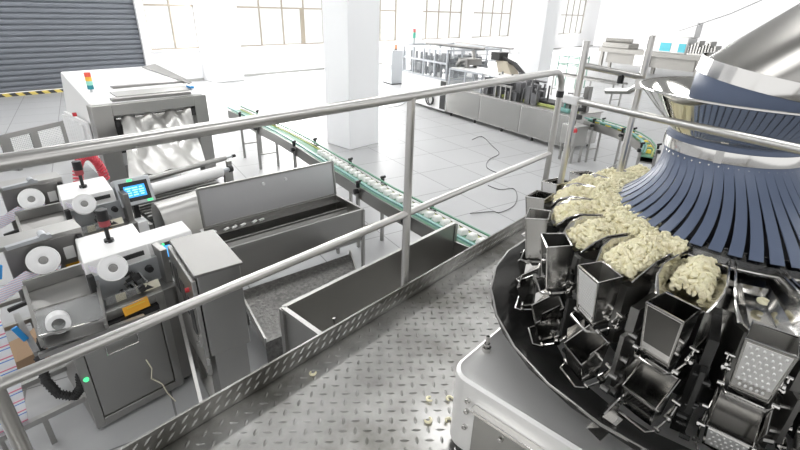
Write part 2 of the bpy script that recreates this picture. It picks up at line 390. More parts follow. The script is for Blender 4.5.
b = MB(); b.cyl((-.655, 1.235, fz1 - .012), (-.655, 1.235, fz1 + .055), .007, 10); b.cyl((-.655, 1.235, fz1 - .012), (-.655, 1.235, fz1 + .006), .018, 6); b.cyl((-.655, 1.235, fz1 + .012), (-.655, 1.235, fz1 + .022), .012, 6)
b.build('levelling_stud', polish, wg, O)
for x in (-.6, .44):
    for y in (1.16, 2.44): MB().cyl((x, y, PZ), (x, y, fz0 + .01), .03, 12).build('foot', blackm, wg, O)
# collecting tray: a broad dark funnel with a thin rim
C0 = (AX, AY); CN = (AX - .080, AY)
TC = (AX + .012, AY + .0)
b = MB(); b.lathe([(.775, 2.515), (.770, 2.515), (.62, 2.40), (.36, 2.28), (.30, 2.16), (.305, 2.16), (.36, 2.27), (.63, 2.392), (.775, 2.50)], 28, c=TC); b.lathe([(.775, 2.515), (.775, 2.50)], 28, c=TC)
b.build('collecting_tray', mat('dark_tray', (.05, .05, .048), .22, .7), wg, O, smooth=20)
MB().ring((TC[0], TC[1], 2.513), (0, 0, 1), .774, .0045, 28, 6).build('tray_rim', steel_d, wg, O)
fl = MB(); q = [at(587, 428, 2.42), at(600, 441, 2.42), at(627, 416, 2.47), at(612, 403, 2.47)]; fl.slab(q, .004); fl.slab([q[0], q[3], q[3] + Vector((.03, .02, .06)), q[0] + Vector((.03, .02, .06))], .004)
fl.build('tray_flap', polish, wg, O)
b = MB(); b.lathe([(.30, 2.16), (.30, 2.5), (.44, 2.52), (.46, 2.60)], 40, c=C0); b.build('lower_body', darkmet, wg, O)  # near black colour put in so reflections between the hoppers stay dark
b = MB(); b.lathe([(.46, 2.60), (.465, 2.80), (.43, 2.83), (.0, 2.83)], 60, c=C0); b.build('drive_housing', polish, wg, O)
b = MB(); b.lathe([(0, 2.885), (.30, 2.862), (.385, 2.85), (.385, 2.835), (0, 2.835)], 60, c=C0); b.build('top_pan', polish, wg, O)

NH = 20; PH = -1.279; DT = 2 * PI / NH
def zz(mb): 
    for v in mb.v: v.z -= PZ
    return mb
# local head frame: x radial, y tangential
def shell(pts_top, pts_bot, t=.0025):
    m = MB(); vs = list(pts_top) + list(pts_bot); m.add(vs, [(k, (k + 1) % 4, 4 + (k + 1) % 4, 4 + k) for k in range(4)]); return m
TWA = math.radians(-15)
def zh(mb):      # hoppers are slimmer than the mesh numbers and hang slightly turned
    R = Matrix.Rotation(TWA, 3, 'Z'); c = Vector((.62, 0, 0))
    for v in mb.v: v.y *= .76; v.xyz = c + R @ (v - c)
    return zz(mb)
def trough_mb():
    m = MB(); st_ = [(.335, .036, .048, 2.838, 2.893), (.44, .044, .062, 2.832, 2.897), (.52, .052, .074, 2.828, 2.897), (.555, .054, .073, 2.826, 2.880), (.585, .052, .060, 2.825, 2.842)]
    vs = []
    for r, wb, wt, zb, zt in st_: vs += [(r, -wt, zt), (r, -wb, zb + .018), (r, -wb * .55, zb), (r, wb * .55, zb), (r, wb, zb + .018), (r, wt, zt)]
    fs = [(6 * i + k, 6 * i + k + 1, 6 * i + k + 7, 6 * i + k + 6) for i in range(len(st_) - 1) for k in range(5)]
    return zz(m.add(vs, fs))
tr0 = trough_mb().build('trough', polish, wg, solid=.004, smooth=25)
lip = MB()
for s in (-1, 1): lip.tube([(.36, s * .050, 2.894), (.44, s * .062, 2.898), (.52, s * .074, 2.898), (.557, s * .073, 2.880), (.585, s * .060, 2.842)], .0032, 6)
lip0 = zz(lip).build('trough_edge', polish, tr0)
FT = [(.600, -.057, 2.858), (.674, -.062, 2.850), (.674, .062, 2.850), (.600, .057, 2.858)]
FB = [(.598, -.047, 2.70), (.650, -.050, 2.695), (.650, .050, 2.695), (.598, .047, 2.70)]
def domes(m, q, dm):     # pressed dimples standing proud of a plate
    if not dm: return
    nx, nz, rad, hgt = dm; nn = (q[1] - q[0]).cross(q[3] - q[0]).normalized(); nn = nn if nn.x > 0 else -nn
    for j in range(nz):
        for i in range(nx - j % 2):
            u = (i + .6 + .5 * (j % 2)) / (nx + .2); w = (j + .6) / (nz + .2)
            c = q[0].lerp(q[1], u).lerp(q[3].lerp(q[2], u), w) + nn * .0004
            ax = (q[1] - q[0]).normalized(); ay = nn.cross(ax); vs = []
            for rr, hh in ((1, 0), (.8, .55), (.42, .9)): vs += [c + (ax * math.cos(PI / 4 * k) * .8 + ay * math.sin(PI / 4 * k)) * rad * rr + nn * hgt * hh for k in range(8)]
            vs.append(c + nn * hgt)
            m.add(vs, [(8 * a + k, 8 * a + (k + 1) % 8, 8 * a + 8 + (k + 1) % 8, 8 * a + 8 + k) for a in range(2) for k in range(8)] + [(16 + k, 16 + (k + 1) % 8, 24) for k in range(8)])
def feed_parts(hm, DM=None):
    h = zh(shell(FT, FB)).build('feed_hopper', shellm, wg, solid=.003, smooth=0)
    fp = MB(); q4 = [Vector(v) for v in ((.675, -.055, 2.842), (.675, .055, 2.842), (.6525, .045, 2.706), (.6525, -.045, 2.706))]; fp.slab(q4, -.0035); domes(fp, q4, DM)
    zh(fp).build('front_plate', hm, h)
    e = MB(); P = [Vector(p) for p in FT]; Q = [Vector(p) for p in FB]
    e.tube(P, .0034, 6, closed=True); e.tube([P[1], Q[1]], .003, 6); e.tube([P[2], Q[2]], .003, 6)
    zh(e).build('hopper_rim', polish, h)
    g = MB(); g.slab([(.598, -.046, 2.70), (.650, -.049, 2.694), (.626, -.049, 2.668), (.606, -.046, 2.672)], .003); g.slab([(.650, .049, 2.694), (.598, .046, 2.70), (.606, .046, 2.672), (.626, .049, 2.668)], .003)
    g.add([(.598, -.046, 2.70), (.650, -.049, 2.694), (.650, .049, 2.694), (.598, .046, 2.70), (.624, -.02, 2.668), (.624, .02, 2.668)], [(0, 1, 4), (1, 2, 5, 4), (2, 3, 5), (3, 0, 4, 5)])
    zh(g).build('gate', darkmet, h)
    u = MB(); u.tube([(.57, -.070, 2.735), (.585, -.071, 2.70), (.650, -.066, 2.685), (.668, -.052, 2.683), (.668, .052, 2.683), (.650, .066, 2.685), (.585, .071, 2.70), (.57, .070, 2.735)], .0042, 6)
    for s in (-1, 1):
        u.cyl((.585, s * .06, 2.70), (.585, s * .086, 2.70), .007, 8); u.cyl((.640, s * .062, 2.688), (.640, s * .082, 2.688), .006, 8)
        u.cyl((.585, s * .060, 2.74), (.585, s * .090, 2.74), .005, 8); u.cyl((.585, s * .078, 2.70), (.585, s * .084, 2.70), .011, 8); u.cyl((.60, s * .072, 2.72), (.60, s * .08, 2.72), .009, 8)
        u.bar((.5, s * .066, 2.76), (.59, s * .066, 2.705), .004, .018); u.bar((.50, s * .074, 2.70), (.60, s * .080, 2.74), .003, .012)
    zh(u).build('latch_frame', polish, h)
    return h
def weigh_parts(hm, DM=None):
    T = [(.585, -.060, 2.632), (.663, -.064, 2.568), (.663, .064, 2.568), (.585, .060, 2.632)]
    B = [(.592, -.050, 2.50), (.640, -.054, 2.488), (.640, .054, 2.488), (.592, .050, 2.50)]
    h = zh(shell(T, B)).build('weigh_hopper', shellm, wg, solid=.003, smooth=0)
    fp = MB(); q4 = [Vector(v) for v in ((.6645, -.057, 2.560), (.6645, .057, 2.560), (.6435, .048, 2.496), (.6435, -.048, 2.496))]; fp.slab(q4, -.0035); domes(fp, q4, DM)
    zh(fp).build('front_plate', hm, h)
    e = MB(); e.tube([Vector(p) for p in T], .0034, 6, closed=True); zh(e).build('hopper_rim', polish, h)
    g = MB(); g.add([(.592, -.050, 2.50), (.640, -.054, 2.488), (.640, .054, 2.488), (.592, .050, 2.50), (.615, -.02, 2.462), (.615, .02, 2.462)], [(0, 1, 4), (1, 2, 5, 4), (2, 3, 5), (3, 0, 4, 5)])
    zh(g).build('gate', darkmet, h)
    for s in (-1, 1):
        sp = MB(); sp.slab([(.60, s * .062, 2.60), (.655, s * .066, 2.575), (.655, s * .078, 2.615), (.605, s * .074, 2.65)], .003); zh(sp).build('side_deflector', polish, h)
    u = MB(); u.tube([(.56, -.074, 2.53), (.58, -.075, 2.50), (.640, -.070, 2.478), (.660, -.056, 2.474), (.660, .056, 2.474), (.640, .070, 2.478), (.58, .075, 2.50), (.56, .074, 2.53)], .0042, 6)
    for s in (-1, 1):
        u.cyl((.59, s * .062, 2.505), (.59, s * .088, 2.505), .007, 8); u.cyl((.634, s * .064, 2.484), (.634, s * .084, 2.484), .006, 8); u.cyl((.59, s * .08, 2.505), (.59, s * .086, 2.505), .011, 8)
        u.cyl((.575, s * .062, 2.555), (.575, s * .092, 2.555), .006, 8); u.bar((.47, s * .068, 2.58), (.595, s * .068, 2.51), .004, .018)
    zh(u).build('latch_frame', polish, h)
    return h
fh = [feed_parts(lit_plate, (6, 8, .0058, .0024)), feed_parts(dark_reflect), feed_parts(lit_plate, (10, 15, .0034, .0018))]
wh = [weigh_parts(lit_plate, (6, 4, .0058, .0024)), weigh_parts(dark_reflect, (9, 7, .0034, .0016))]
hb = MB()
hb.lathe([(.0, 0), (.001, 0)], 3)
hb = MB(); hb.prism([(.44, -.046), (.52, -.046), (.548, -.030), (.555, 0), (.548, .030), (.52, .046), (.44, .046)], 2.60, 2.80); hb.box(.50, .56, -.012, .012, 2.83 - .10, 2.80 - .01)
ah0 = zz(hb).build('actuator_housing', steel_l, wg, smooth=40)
zz(MB().box(.548, .560, -.008, .008, 2.69, 2.745)).build('housing_slot', darkmet, ah0); zz(MB().box(.553, .563, -.016, .016, 2.62, 2.65)).build('housing_clip', darkmet, ah0)
FK = {0: 0, 1: 1, 2: 2, 3: 1, 4: 2, 5: 1, 19: 0}; WK = {0: 0, 1: 1, 2: 1, 3: 1}
used = set()
for i in range(NH):
    a = PH - i * DT
    for pr in (tr0, fh[FK.get(i, 1)], wh[WK.get(i, 1)], ah0):
        if pr.name not in used: o = pr; used.add(pr.name)
        else: o = copy_tree(pr, wg)
        o.rotation_euler = (0, 0, a)
# dark webs of brackets between the heads
for i in range(NH):
    a = PH - (i + .5) * DT; m = MB(); R = Matrix.Rotation(a, 3, 'Z')
    for (x0, x1, y0, y1, z0, z1) in ((.44, .57, -.018, .018, 2.44, 2.68), (.57, .63, -.006, .006, 2.56, 2.70), (.46, .60, -.012, .012, 2.70, 2.78)):
        m.box(x0, x1, y0, y1, z0, z1)
    for k in range(7):
        x, z = random.uniform(.57, .64), random.uniform(2.48, 2.74); yb = random.uniform(-.018, .018)
        m.cyl((x, yb - .012, z), (x, yb + .012, z), random.uniform(.005, .011), 8); m.bar((x, yb, z), (x - .05, yb, z + random.uniform(-.04, .04)), .005, .010)
    zz(m); 
    for v in m.v: v.xyz = R @ v
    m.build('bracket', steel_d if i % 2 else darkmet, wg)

# dispersion skirt
def rs(t): return .187 + .045 * t + .134 * t ** 2.2
def ox(t): return -.080 * (1 - t)
def zs(t): return 3.118 - .203 * t
b = MB(); b.lathe([(.187, 3.112), (.191, 3.116), (.191, 3.160), (.184, 3.168), (.178, 3.150)], 64, c=CN); b.build('skirt_collar', blue, wg, O)
b = MB(); b.lathe([(.1935, 3.114), (.1945, 3.131), (.1935, 3.148)], 64, c=CN); b.box(CN[0] - .010, CN[0] + .010, AY - .198, AY - .192, 3.113, 3.149); bd = b.build('collar_band', bandm, wg, O, solid=.002)
NS = 48
for k in range(NS):
    m = MB(); vs = []; N = 9; a0 = 2 * PI * k / NS
    for i in range(N + 1):
        t = i / N; wdt = 2 * PI / NS * (.995 - .36 * max(0, t - .18) ** .75) / 2; tw = -.13 * t * t
        for s in (-1, -.33, .33, 1): vs.append((ox(t) + rs(t) * math.cos(a0 + tw + s * wdt), rs(t) * math.sin(a0 + tw + s * wdt), zs(t) - PZ))
    m.add(vs, [(4 * i + j, 4 * i + j + 1, 4 * i + j + 5, 4 * i + j + 4) for i in range(N) for j in range(3)])
    m.build('skirt_strip', blue, wg, solid=.003)
m = MB()
for k in range(NS):
    a0 = 2 * PI * k / NS; p = Vector((CN[0] + .006 + .1895 * math.cos(a0), AY + .1895 * math.sin(a0), 3.100)); d = Vector((math.cos(a0), math.sin(a0), 0)); m.axlathe([(0, .004), (.004, .003), (.005, 0)], p + d * .0, d, 8)
m.build('strip_rivets', polish, wg, O)
b = MB(); b.lathe([(.13, 3.11), (.15, 3.02), (.21, 2.94), (.31, 2.90)], 48, c=(AX - .02, AY)); b.build('inner_cone', mat('gap_shade_cone', (.05, .05, .055), .3, .8), wg, O)  # dark tone put inside so the gaps between strips read as shaded
b = MB(); b.lathe([(.335, 2.918), (.366, 2.905), (.372, 2.885), (.366, 2.872)], 64, c=C0); b.build('lip_ring', clearm, wg, O, solid=.003)
MB().ring((AX, AY, 2.884), (0, 0, 1), .374, .0035, 64, 6).build('lip_edge', polish, wg, O)
# infeed funnel
b = MB(); b.lathe([(.176, 3.150), (.186, 3.165), (.365, 3.298)], 96, c=(AX - .018, AY))
for v in b.v: v.x -= .062 * (3.298 - v.z) / .148
fn = b.build('infeed_funnel', mat('funnel_steel', (.66, .65, .62), .07, 1.), wg, O, solid=.003)
MB().ring((AX - .018, AY, 3.299), (0, 0, 1), .366, .0038, 72, 6).build('funnel_rim', polish, fn, (0, 0, 0))
for o in fn.children:
    for v in o.data.vertices: v.co = v.co - Vector(O)
# support frame of the funnel
P1 = Vector((-.72, 1.80, 0)); P2 = Vector((-.545, 1.95, 0))
MB().tube([P1 + Vector((0, 0, 2.70)), P1 + Vector((0, 0, 3.41))], .0125, 12).build('support_post', tubem, wg, O)
MB().tube([P2 + Vector((0, 0, 2.86)), P2 + Vector((0, 0, 3.435))], .0125, 12).build('support_post', tubem, wg, O)
MB().tube([P1 + Vector((0, 0, 3.325)), P2 + Vector((0, 0, 3.29))], .012, 12).build('cross_tube', tubem, wg, O)
m = MB(); m.tube([P1 + Vector((-.02, .014, 3.194)), (-.135, 1.38, 3.24), (.33, 1.046, 3.277)], .0112, 12); m.build('guard_bar', tubem, wg, O)
MB().obox(P1 + Vector((-.012, -.0, 3.197)), (.94, -.34, 0), (.34, .94, 0), (0, 0, 1), .036, .019, .016).build('clamp_block', whitep, wg, O, bevel=.004)
m = MB(); m.tube([(-.47, 1.86, 3.262), (-.545, 1.95, 3.262), (-.60, 2.02, 3.225), (-.72, 2.12, 3.20)], .0125, 10); m.box(-.555, -.50, 1.915, 1.955, 3.25, 3.285); m.build('funnel_bracket', tubem, wg, O)
MB().cyl((-.605, 1.90, 3.265), (-.605, 1.90, 3.30), .012, 10).build('rubber_stop', blackm, wg, O)
for q in ((.62, 1.9),): pass
MB().tube([(.33, 1.046, 2.36), (.33, 1.046, 3.41)], .0125, 12).build('support_post', tubem, wg, O)

# corn puffs heaped in the troughs
sn = MB(); random.seed(3)
LOADED = [k for k in range(NH) if k not in (0, 19, 18)]
def inside(r, a):      # height of the heap at polar (r, angle)
    k = ((PH - a) / DT) % NH; i = int(round(k)) % NH; off = (k - round(k)) * DT * r
    if i not in LOADED or r < .33 or r > .575: return None
    lim = .050 if r > .40 else .056
    if i == 1: 
        if r < .395 or r > .54: return None
        lim = .042
        if abs(off) > lim: return None
        return 2.852 + .050 * (1 - (off / lim) ** 2) * (1 - ((r - .46) / .09) ** 4)
    if i in (2, 17) and r < .36: return None
    if r < .44:
        edge = 0
        if i == 2: edge = max(0, .06 - r + .36)
        return 2.875 + .028 - .02 * (r - .36) / .1 * 0 - edge * .1
    if abs(off) > lim: return None
    e = max(0, (r - .52) / .055)
    return 2.855 + .045 * (1 - .6 * (off / lim) ** 2) * (1 - e)
cnt = 0
for _ in range(19000):
    r = math.sqrt(random.uniform(.33 ** 2, .575 ** 2)); a = random.uniform(-PI, PI); h = inside(r, a)
    if h is None: continue
    hh = h + random.uniform(-.016, .010); s = random.uniform(.85, 1.2)
    puff(sn, (AX + r * math.cos(a), AY + r * math.sin(a), hh), .0080 * s, .0048 * s, rrot(), 5, 5, random.uniform(3.2, 5.2)); cnt += 1
o = sn.build('corn_puffs', snackm, None, None, smooth=60)
tag(o, 'pale curled corn puffs heaped in the troughs around the blue skirt', 'snack', None, 'stuff')
a = PH; p = Vector((AX + .47 * math.cos(a + .02), AY + .47 * math.sin(a + .02), 2.853)); mb = MB(); puff(mb, p, .012, .006, Matrix.Rotation(1, 3, 'Z'), 8, 7)
tag(mb.build('corn_puff', snackm), 'single corn puff lying in the empty front trough of the weighing machine', 'snack')

# infeed chute above the funnel
ch = thing('infeed_chute', 'big inclined steel chute tube with a slate blue spout hanging into the funnel', 'chute', (AX, AY, 3.2))
O2 = Vector((AX, AY, 3.2))
def tilt(mb, c, ang):
    R = Matrix.Rotation(ang, 3, 'Y'); c = Vector(c)
    for v in mb.v: v.xyz = c + R @ (v - c)
    return mb
BC = (AX - .022, AY - .01, 3.295); TL = math.radians(9)
b = MB().lathe([(.205, 3.240), (.213, 3.30), (.215, 3.326)], 64, c=BC[:2])
tilt(b, BC, TL).build('spout_sleeve', blue, ch, O2, solid=.003)
b = MB().lathe([(.2195, 3.322), (.2195, 3.366)], 64, c=BC[:2]); tilt(b, BC, TL).build('clamp_band', bandm, ch, O2, solid=.003)
d = Vector((.76, .10, .66)); vs = []; K = 56; R9 = Matrix.Rotation(TL, 3, 'Y')
for i in range(2):
    for k in range(K):
        p = Vector((.213 * math.cos(2 * PI * k / K), .213 * math.sin(2 * PI * k / K), .05)); vs.append(Vector(BC) + R9 @ p + d * (2.4 * i))
MB().add(vs, [(k, (k + 1) % K, K + (k + 1) % K, K + k) for k in range(K)]).build('tube', mat('chute_steel', (.40, .39, .37), .25, 1., .06, 3.), ch, O2, solid=.004)

# ------------------------------------------------------------------ film labelling units: one built, one copied further back
UO = Vector((-4.3, .8, 0))
def spool(name, c, ax, R, parent, film=paper):
    m = MB(); m.axlathe([(R * .45, .056), (R * .52, .058), (R * .9, .05), (R, .046), (R, .038), (R * .42, .030), (R * .42, -.036), (R, -.042), (R, -.05), (.035, -.05), (.035, .05), (R * .45, .056)], c, ax, 32)
    o = m.build(name, whitep, parent, UO)
    h = MB(); c = Vector(c); ax = Vector(ax).normalized(); h.axlathe([(0, .058), (.022, .056), (.024, .046), (R * .44, .046), (R * .44, -.09), (0, -.09)], c, ax, 20); h.build('spindle', steel_d, o, UO)
    h = MB(); h.axlathe([(R * .66, .040), (R * .68, .0), (R * .66, -.040)], c, ax, 32); h.build('film_roll', film, o, UO)
    h = MB(); h.ring(c + ax * .048, ax, R * .97, .006, 32, 6); h.ring(c + ax * .05, ax, R * .40, .005, 24, 6); h.build('flange_edge', whitem, o, UO)
    return o
def unit():
    t = thing('labelling_machine', 'near film labelling machine with a round white spool and orange warning labels below the guardrail', 'packaging machine', UO)
    P = lambda n, m, mt, par=t, **k: m.build(n, mt, par, UO, **k)
    # cabinet
    P('cabinet', MB().box(-4.75, -3.93, .40, 1.32, .06, 1.12), steel_d, bevel=.006)
    m = MB(); m.box(-3.93, -3.88, .40, .47, .04, 1.14); m.box(-3.93, -3.88, 1.10, 1.17, .04, 1.14); m.box(-3.93, -3.88, .47, 1.10, 1.06, 1.14); m.box(-3.93, -3.88, .47, 1.10, .04, .12); P('door_frame', m, steel, bevel=.004)
    d = P('door', MB().box(-3.94, -3.895, .475, 1.095, .125, 1.055), steel, bevel=.006)
    m = MB(); m.tube([(-3.895, .63, .86), (-3.865, .63, .86), (-3.865, .63, .75), (-3.865, .88, .75), (-3.865, .88, .86), (-3.895, .88, .86)], .008, 8); P('handle', m, polish, d)
    m = MB(); m.tube([(-3.88, .90, .52), (-3.85, .92, .42), (-3.87, .90, .30), (-3.85, .97, .20), (-3.86, 1.0, .05), (-3.75, 1.02, .01)], .006, 6); P('loose_wire', m, cream)
    for y in (.46, 1.24):
        for x in (-4.68, -4.0): P('foot', MB().cyl((x, y, 0), (x, y, .07), .03, 10), blackm)
    P('side_panel', MB().box(-4.60, -3.98, 1.32, 1.50, .05, 1.02), steel_d, bevel=.005)
    # low frame to the left
    m = MB(); m.bar((-4.05, -.35, .30), (-4.05, .40, .30), .05, .05); m.bar((-4.6, -.35, .30), (-4.6, .40, .30), .05, .05); m.bar((-4.05, -.33, .30), (-4.6, -.33, .30), .05, .05); P('low_frame', m, steel_l)
    for x, y in ((-4.05, .10), (-4.05, -.33), (-4.6, -.33)): P('leg', MB().bar((x, y, 0), (x, y, .29), .04, .04), steel)
    # back plate with the first spool
    P('back_plate', MB().box(-4.76, -4.70, .28, .86, 1.05, 1.56), steel_d, bevel=.006)
    P('plate_top', MB().box(-4.95, -4.70, .24, .86, 1.56, 1.60), steel, bevel=.004)
    sp = spool('spool', (-4.55, .50, 1.45), (.80, -.08, .42), .118, t)
    a = P('warning_label', MB().box(-4.70, -4.696, .66, .78, 1.19, 1.28), orange); a['label'] = 'small orange warning label'
    m = MB(); m.add([(-4.6955, .70, 1.21), (-4.6955, .74, 1.21), (-4.6955, .72, 1.26)], [(0, 1, 2)]); m.box(-4.696, -4.6952, .675, .695, 1.215, 1.25); m.box(-4.696, -4.6952, .745, .765, 1.215, 1.25); P('warning_mark', m, inkm, a)
    P('white_label', MB().box(-4.70, -4.696, .68, .76, 1.33, 1.45), paper)
    P('rib', MB().box(-4.72, -4.66, .80, .845, 1.08, 1.54), blackm, bevel=.004)
    m = MB(); m.bar((-4.66, .30, 1.60), (-4.66, .62, 1.62), .05, .03); m.cyl((-4.70, .56, 1.64), (-4.60, .56, 1.64), .03, 12); P('bracket', m, alum)
    # film path
    m = MB(); m.slab([(-4.52, .36, 1.42), (-4.52, .45, 1.34), (-4.45, .10, 1.22), (-4.45, .02, 1.30)], .003); P('film_strip', m, printm)
    m = MB(); m.slab([(-4.48, .54, 1.36), (-4.48, .60, 1.40), (-4.12, .40, 1.16), (-4.12, .32, 1.14)], .003); P('film_strip', m, printm)
    m = MB(); m.slab([(-4.22, .70, 1.42), (-4.22, .70, 1.47), (-4.02, .80, 1.46), (-4.02, .80, 1.40)], .003); P('film_strip', m, printm)
    m = MB(); m.cyl((-4.42, .06, 1.23), (-4.30, .05, 1.26), .06, 20); P('guide_roller', m, whitep)
    m = MB(); m.bar((-4.42, .16, 1.17), (-4.30, .62, 1.29), .03, .03); P('guide_arm', m, inkm)
    # sloping pan with a clear lid
    m = MB(); q = [Vector(v) for v in ((-4.32, .30, 1.33), (-3.76, .24, 1.13), (-3.76, .66, 1.06), (-4.32, .80, 1.33))]
    m.slab([q[0], q[1], q[2], q[3]], .02); P('pan', m, steel_d)
    m = MB(); m.bar(q[0] + Vector((0, 0, .03)), q[1] + Vector((0, 0, .03)), .025, .08); m.bar(q[3] + Vector((0, 0, .03)), q[2] + Vector((0, 0, .03)), .025, .08); m.bar(q[0] + Vector((0, 0, .05)), q[3] + Vector((0, 0, .05)), .03, .10); P('pan_edge', m, steel)
    m = MB(); u = Vector((0, 0, .10)); m.slab([q[0].lerp(q[1], .45) + u * .4, q[1] + u, q[2] + u, q[3].lerp(q[2], .45) + u * .4], .006); P('clear_lid', m, hoodm)
    P('lid_edge', MB().bar(q[1] + u, q[2] + u, .012, .02), polish); P('lid_edge', MB().bar(q[0].lerp(q[1], .45) + u * .4, q[3].lerp(q[2], .45) + u * .4, .012, .012), polish)
    m = MB(); c = Vector((-3.86, .385, 1.23)); ax = Vector((.85, -.1, .25)).normalized(); m.axlathe([(.045, .07), (.075, .07), (.08, .06), (.08, -.07), (.045, -.07), (.045, .07)], c, ax, 28); P('paper_core', m, whitep)
    m = MB(); m.bar((-3.78, .20, 1.06), (-3.78, .95, 1.03), .04, .04); m.bar((-3.82, .20, 1.06), (-4.5, .20, 1.06), .04, .04); P('support_bar', m, steel)
    P('black_channel', MB().box(-3.96, -3.84, .46, 1.10, 1.00, 1.05), blackm)
    # printer head module with white cover and beacon
    cv = P('white_cover', MB().hexa([(-4.68, .76, 1.30), (-4.14, .70, 1.30), (-4.14, 1.22, 1.30), (-4.68, 1.27, 1.30), (-4.66, .78, 1.52), (-4.16, .70, 1.50), (-4.16, 1.21, 1.50), (-4.66, 1.27, 1.52)]), whitem, bevel=.008)
    P('socket_strip', MB().box(-4.14, -4.125, .98, 1.16, 1.42, 1.46), inkm, cv)
    P('module_plate', MB().box(-4.22, -4.14, .70, 1.30, .86, 1.36), alum, bevel=.004)
    P('module_side', MB().box(-4.30, -4.02, 1.26, 1.32, .92, 1.46), steel, bevel=.004)
    P('dark_post', MB().box(-4.14, -4.08, .69, .735, .86, 1.40), inkm, bevel=.004)
    m = MB(); m.slab([(-4.13, .75, 1.02), (-4.02, .75, .95), (-4.02, 1.20, .95), (-4.13, 1.20, 1.02)], .006); m.slab([(-4.02, .75, .94), (-4.02, .75, 1.20), (-4.02, 1.05, 1.20), (-4.02, 1.05, .94)], .006); P('clear_guard', m, hoodm)
    s2 = spool('spool', (-3.99, .86, 1.46), (.80, -.08, .42), .108, t)
    m = MB(); c = Vector((-4.06, .98, 1.22)); random.seed(5)
    for k in range(14): 
        x, y, z = random.uniform(-.05, .04), random.uniform(-.07, .08), random.uniform(-.13, .10)
        m.obox(c + Vector((x, y, z)), (1, 0, 0), (0, 1, .3), (0, -.3, 1), random.uniform(.012, .03), random.uniform(.012, .03), random.uniform(.012, .03))
    P('print_head', m, inkm, bevel=.003)
    m = MB()
    for k in range(6): m.cyl((-4.14, .93 + .035 * k, 1.14 + .03 * (k % 3)), (-4.03, .93 + .035 * k, 1.14 + .03 * (k % 3)), .011, 10)
    P('pin_cluster', m, polish)
    P('round_knob', MB().axlathe([(0, .05), (.03, .045), (.035, 0)], (-4.14, 1.17, 1.27), (1, 0, 0), 16), blackm)
    a = P('cream_label', MB().box(-4.022, -4.014, .83, .91, 1.10, 1.19), cream)
    a = P('instruction_label', MB().obox((-4.02, 1.10, 1.12), (1, 0, .5), (0, 1, 0), (-.5, 0, 1), .004, .10, .07), cream)
    m = MB(); w3 = Vector((-.5, 0, 1)).normalized(); f = Vector((1, 0, .5)).normalized() * .0045; c = Vector((-4.02, 1.10, 1.12)) + f
    for k in range(3): m.obox(c + w3 * (-.012 - .018 * k), (1, 0, .5), (0, 1, 0), (-.5, 0, 1), .001, .075, .004)
    m.add([c + w3 * .05 + f * .2, c + w3 * .008 + Vector((0, -.045, 0)) + f * .2, c + w3 * .008 + Vector((0, .045, 0)) + f * .2], [(0, 1, 2)]); P('instruction_print', m, inkm, a)
    a = P('orange_label', MB().obox((-3.872, .93, 1.10), (1, 0, .4), (0, 1, .05), (-.4, 0, 1), .004, .105, .045), orange)
    m = MB()
    for k in range(2): m.obox((-3.867, .93, 1.115 - .03 * k), (1, 0, .4), (0, 1, .05), (-.4, 0, 1), .002, .075, .004)
    P('label_print', m, yellow, a)
    m = MB(); m.bar((-4.0, .80, .93), (-3.92, 1.16, .91), .06, .05); P('black_tray', m, blackm)
    P('white_block', MB().box(-4.10, -3.95, 1.28, 1.44, .92, 1.10), whitep, bevel=.006)
    # beacon
    bx, by = -4.42, .985
    m = MB(); m.cyl((bx, by, 1.50), (bx, by, 1.535), .04, 16); m.cyl((bx, by, 1.53), (bx, by, 1.67), .018, 12); bc = P('beacon', m, blackm)
    P('red_lens', MB().cyl((bx, by, 1.67), (bx, by, 1.725), .046, 20), dred, bc); P('beacon_body', MB().axlathe([(.047, 0), (.047, .095), (.043, .10), (0, .102)], (bx, by, 1.725), (0, 0, 1), 20), blackm, bc)
    P('beacon_foot', MB().box(bx - .035, bx + .035, by - .03, by + .03, 1.50, 1.52), alum, bc)
    # operator panel
    hx, hy, hz = -4.24, 1.44, 1.385
    ax = Vector((.93, -.06, .36)).normalized(); ay = Vector((.06, 1, 0)).normalized(); az = ax.cross(ay)
    c = Vector((hx, hy, hz)); h = P('operator_panel', MB().obox(c, ax, ay, az, .10, .195, .165), alum, bevel=.01)
    P('panel_bezel', MB().obox(c + ax * .102, ax, ay, az, .004, .155, .118), inkm, h)
    P('display', MB().obox(c + ax * .107, ax, ay, az, .002, .115, .070), screen, h)
    m = MB(); random.seed(2)
    for r in range(4):
        for k in range(3): 
            w = random.uniform(.016, .032); m.obox(c + ax * .1095 + ay * (-.07 + .07 * k) + az * (.042 - .028 * r), ax, ay, az, .001, w, .006)
    P('display_text', m, screenl, h)
    P('green_button', MB().obox(c + ax * .106 + az * .135 - ay * .03, ax, ay, az, .006, .028, .014), green_on, h)
    P('green_button', MB().obox(c + ax * .106 - az * .135 + ay * .13, ax, ay, az, .006, .03, .014), green_on, h)
    m = MB(); m.bar((-4.3, 1.44, .9), (-4.3, 1.44, 1.26), .06, .06); m.cyl((-4.2, 1.30, 1.22), (-4.2, 1.30, 1.12), .02, 10); P('panel_stand', m, blackm)
    # hose and tape
    m = MB(); pts = [(-4.25, .30, .95), (-4.15, .22, .80), (-4.08, .20, .62), (-4.02, .24, .48), (-3.97, .33, .42), (-3.95, .40, .50), (-3.97, .42, .62)]
    m.tube(pts, .035, 10); cc = [Vector(p) for p in pts]
    for k in range(len(cc) - 1):
        for j in range(5):
            p = cc[k].lerp(cc[k + 1], j / 5); m.ring(p, cc[k + 1] - cc[k], .036, .006, 12, 5)
    P('corrugated_hose', m, rubber)
    P('green_lamp', MB().axlathe([(0, .02), (.018, .016), (.022, 0)], (-3.88, .435, .60), (1, 0, .2), 14), green_on)
    P('blue_clip', MB().obox((-4.6, .20, 1.44), (1, 0, 0), (0, .3, 1), (0, 1, -.3), .012, .06, .022), bluet)
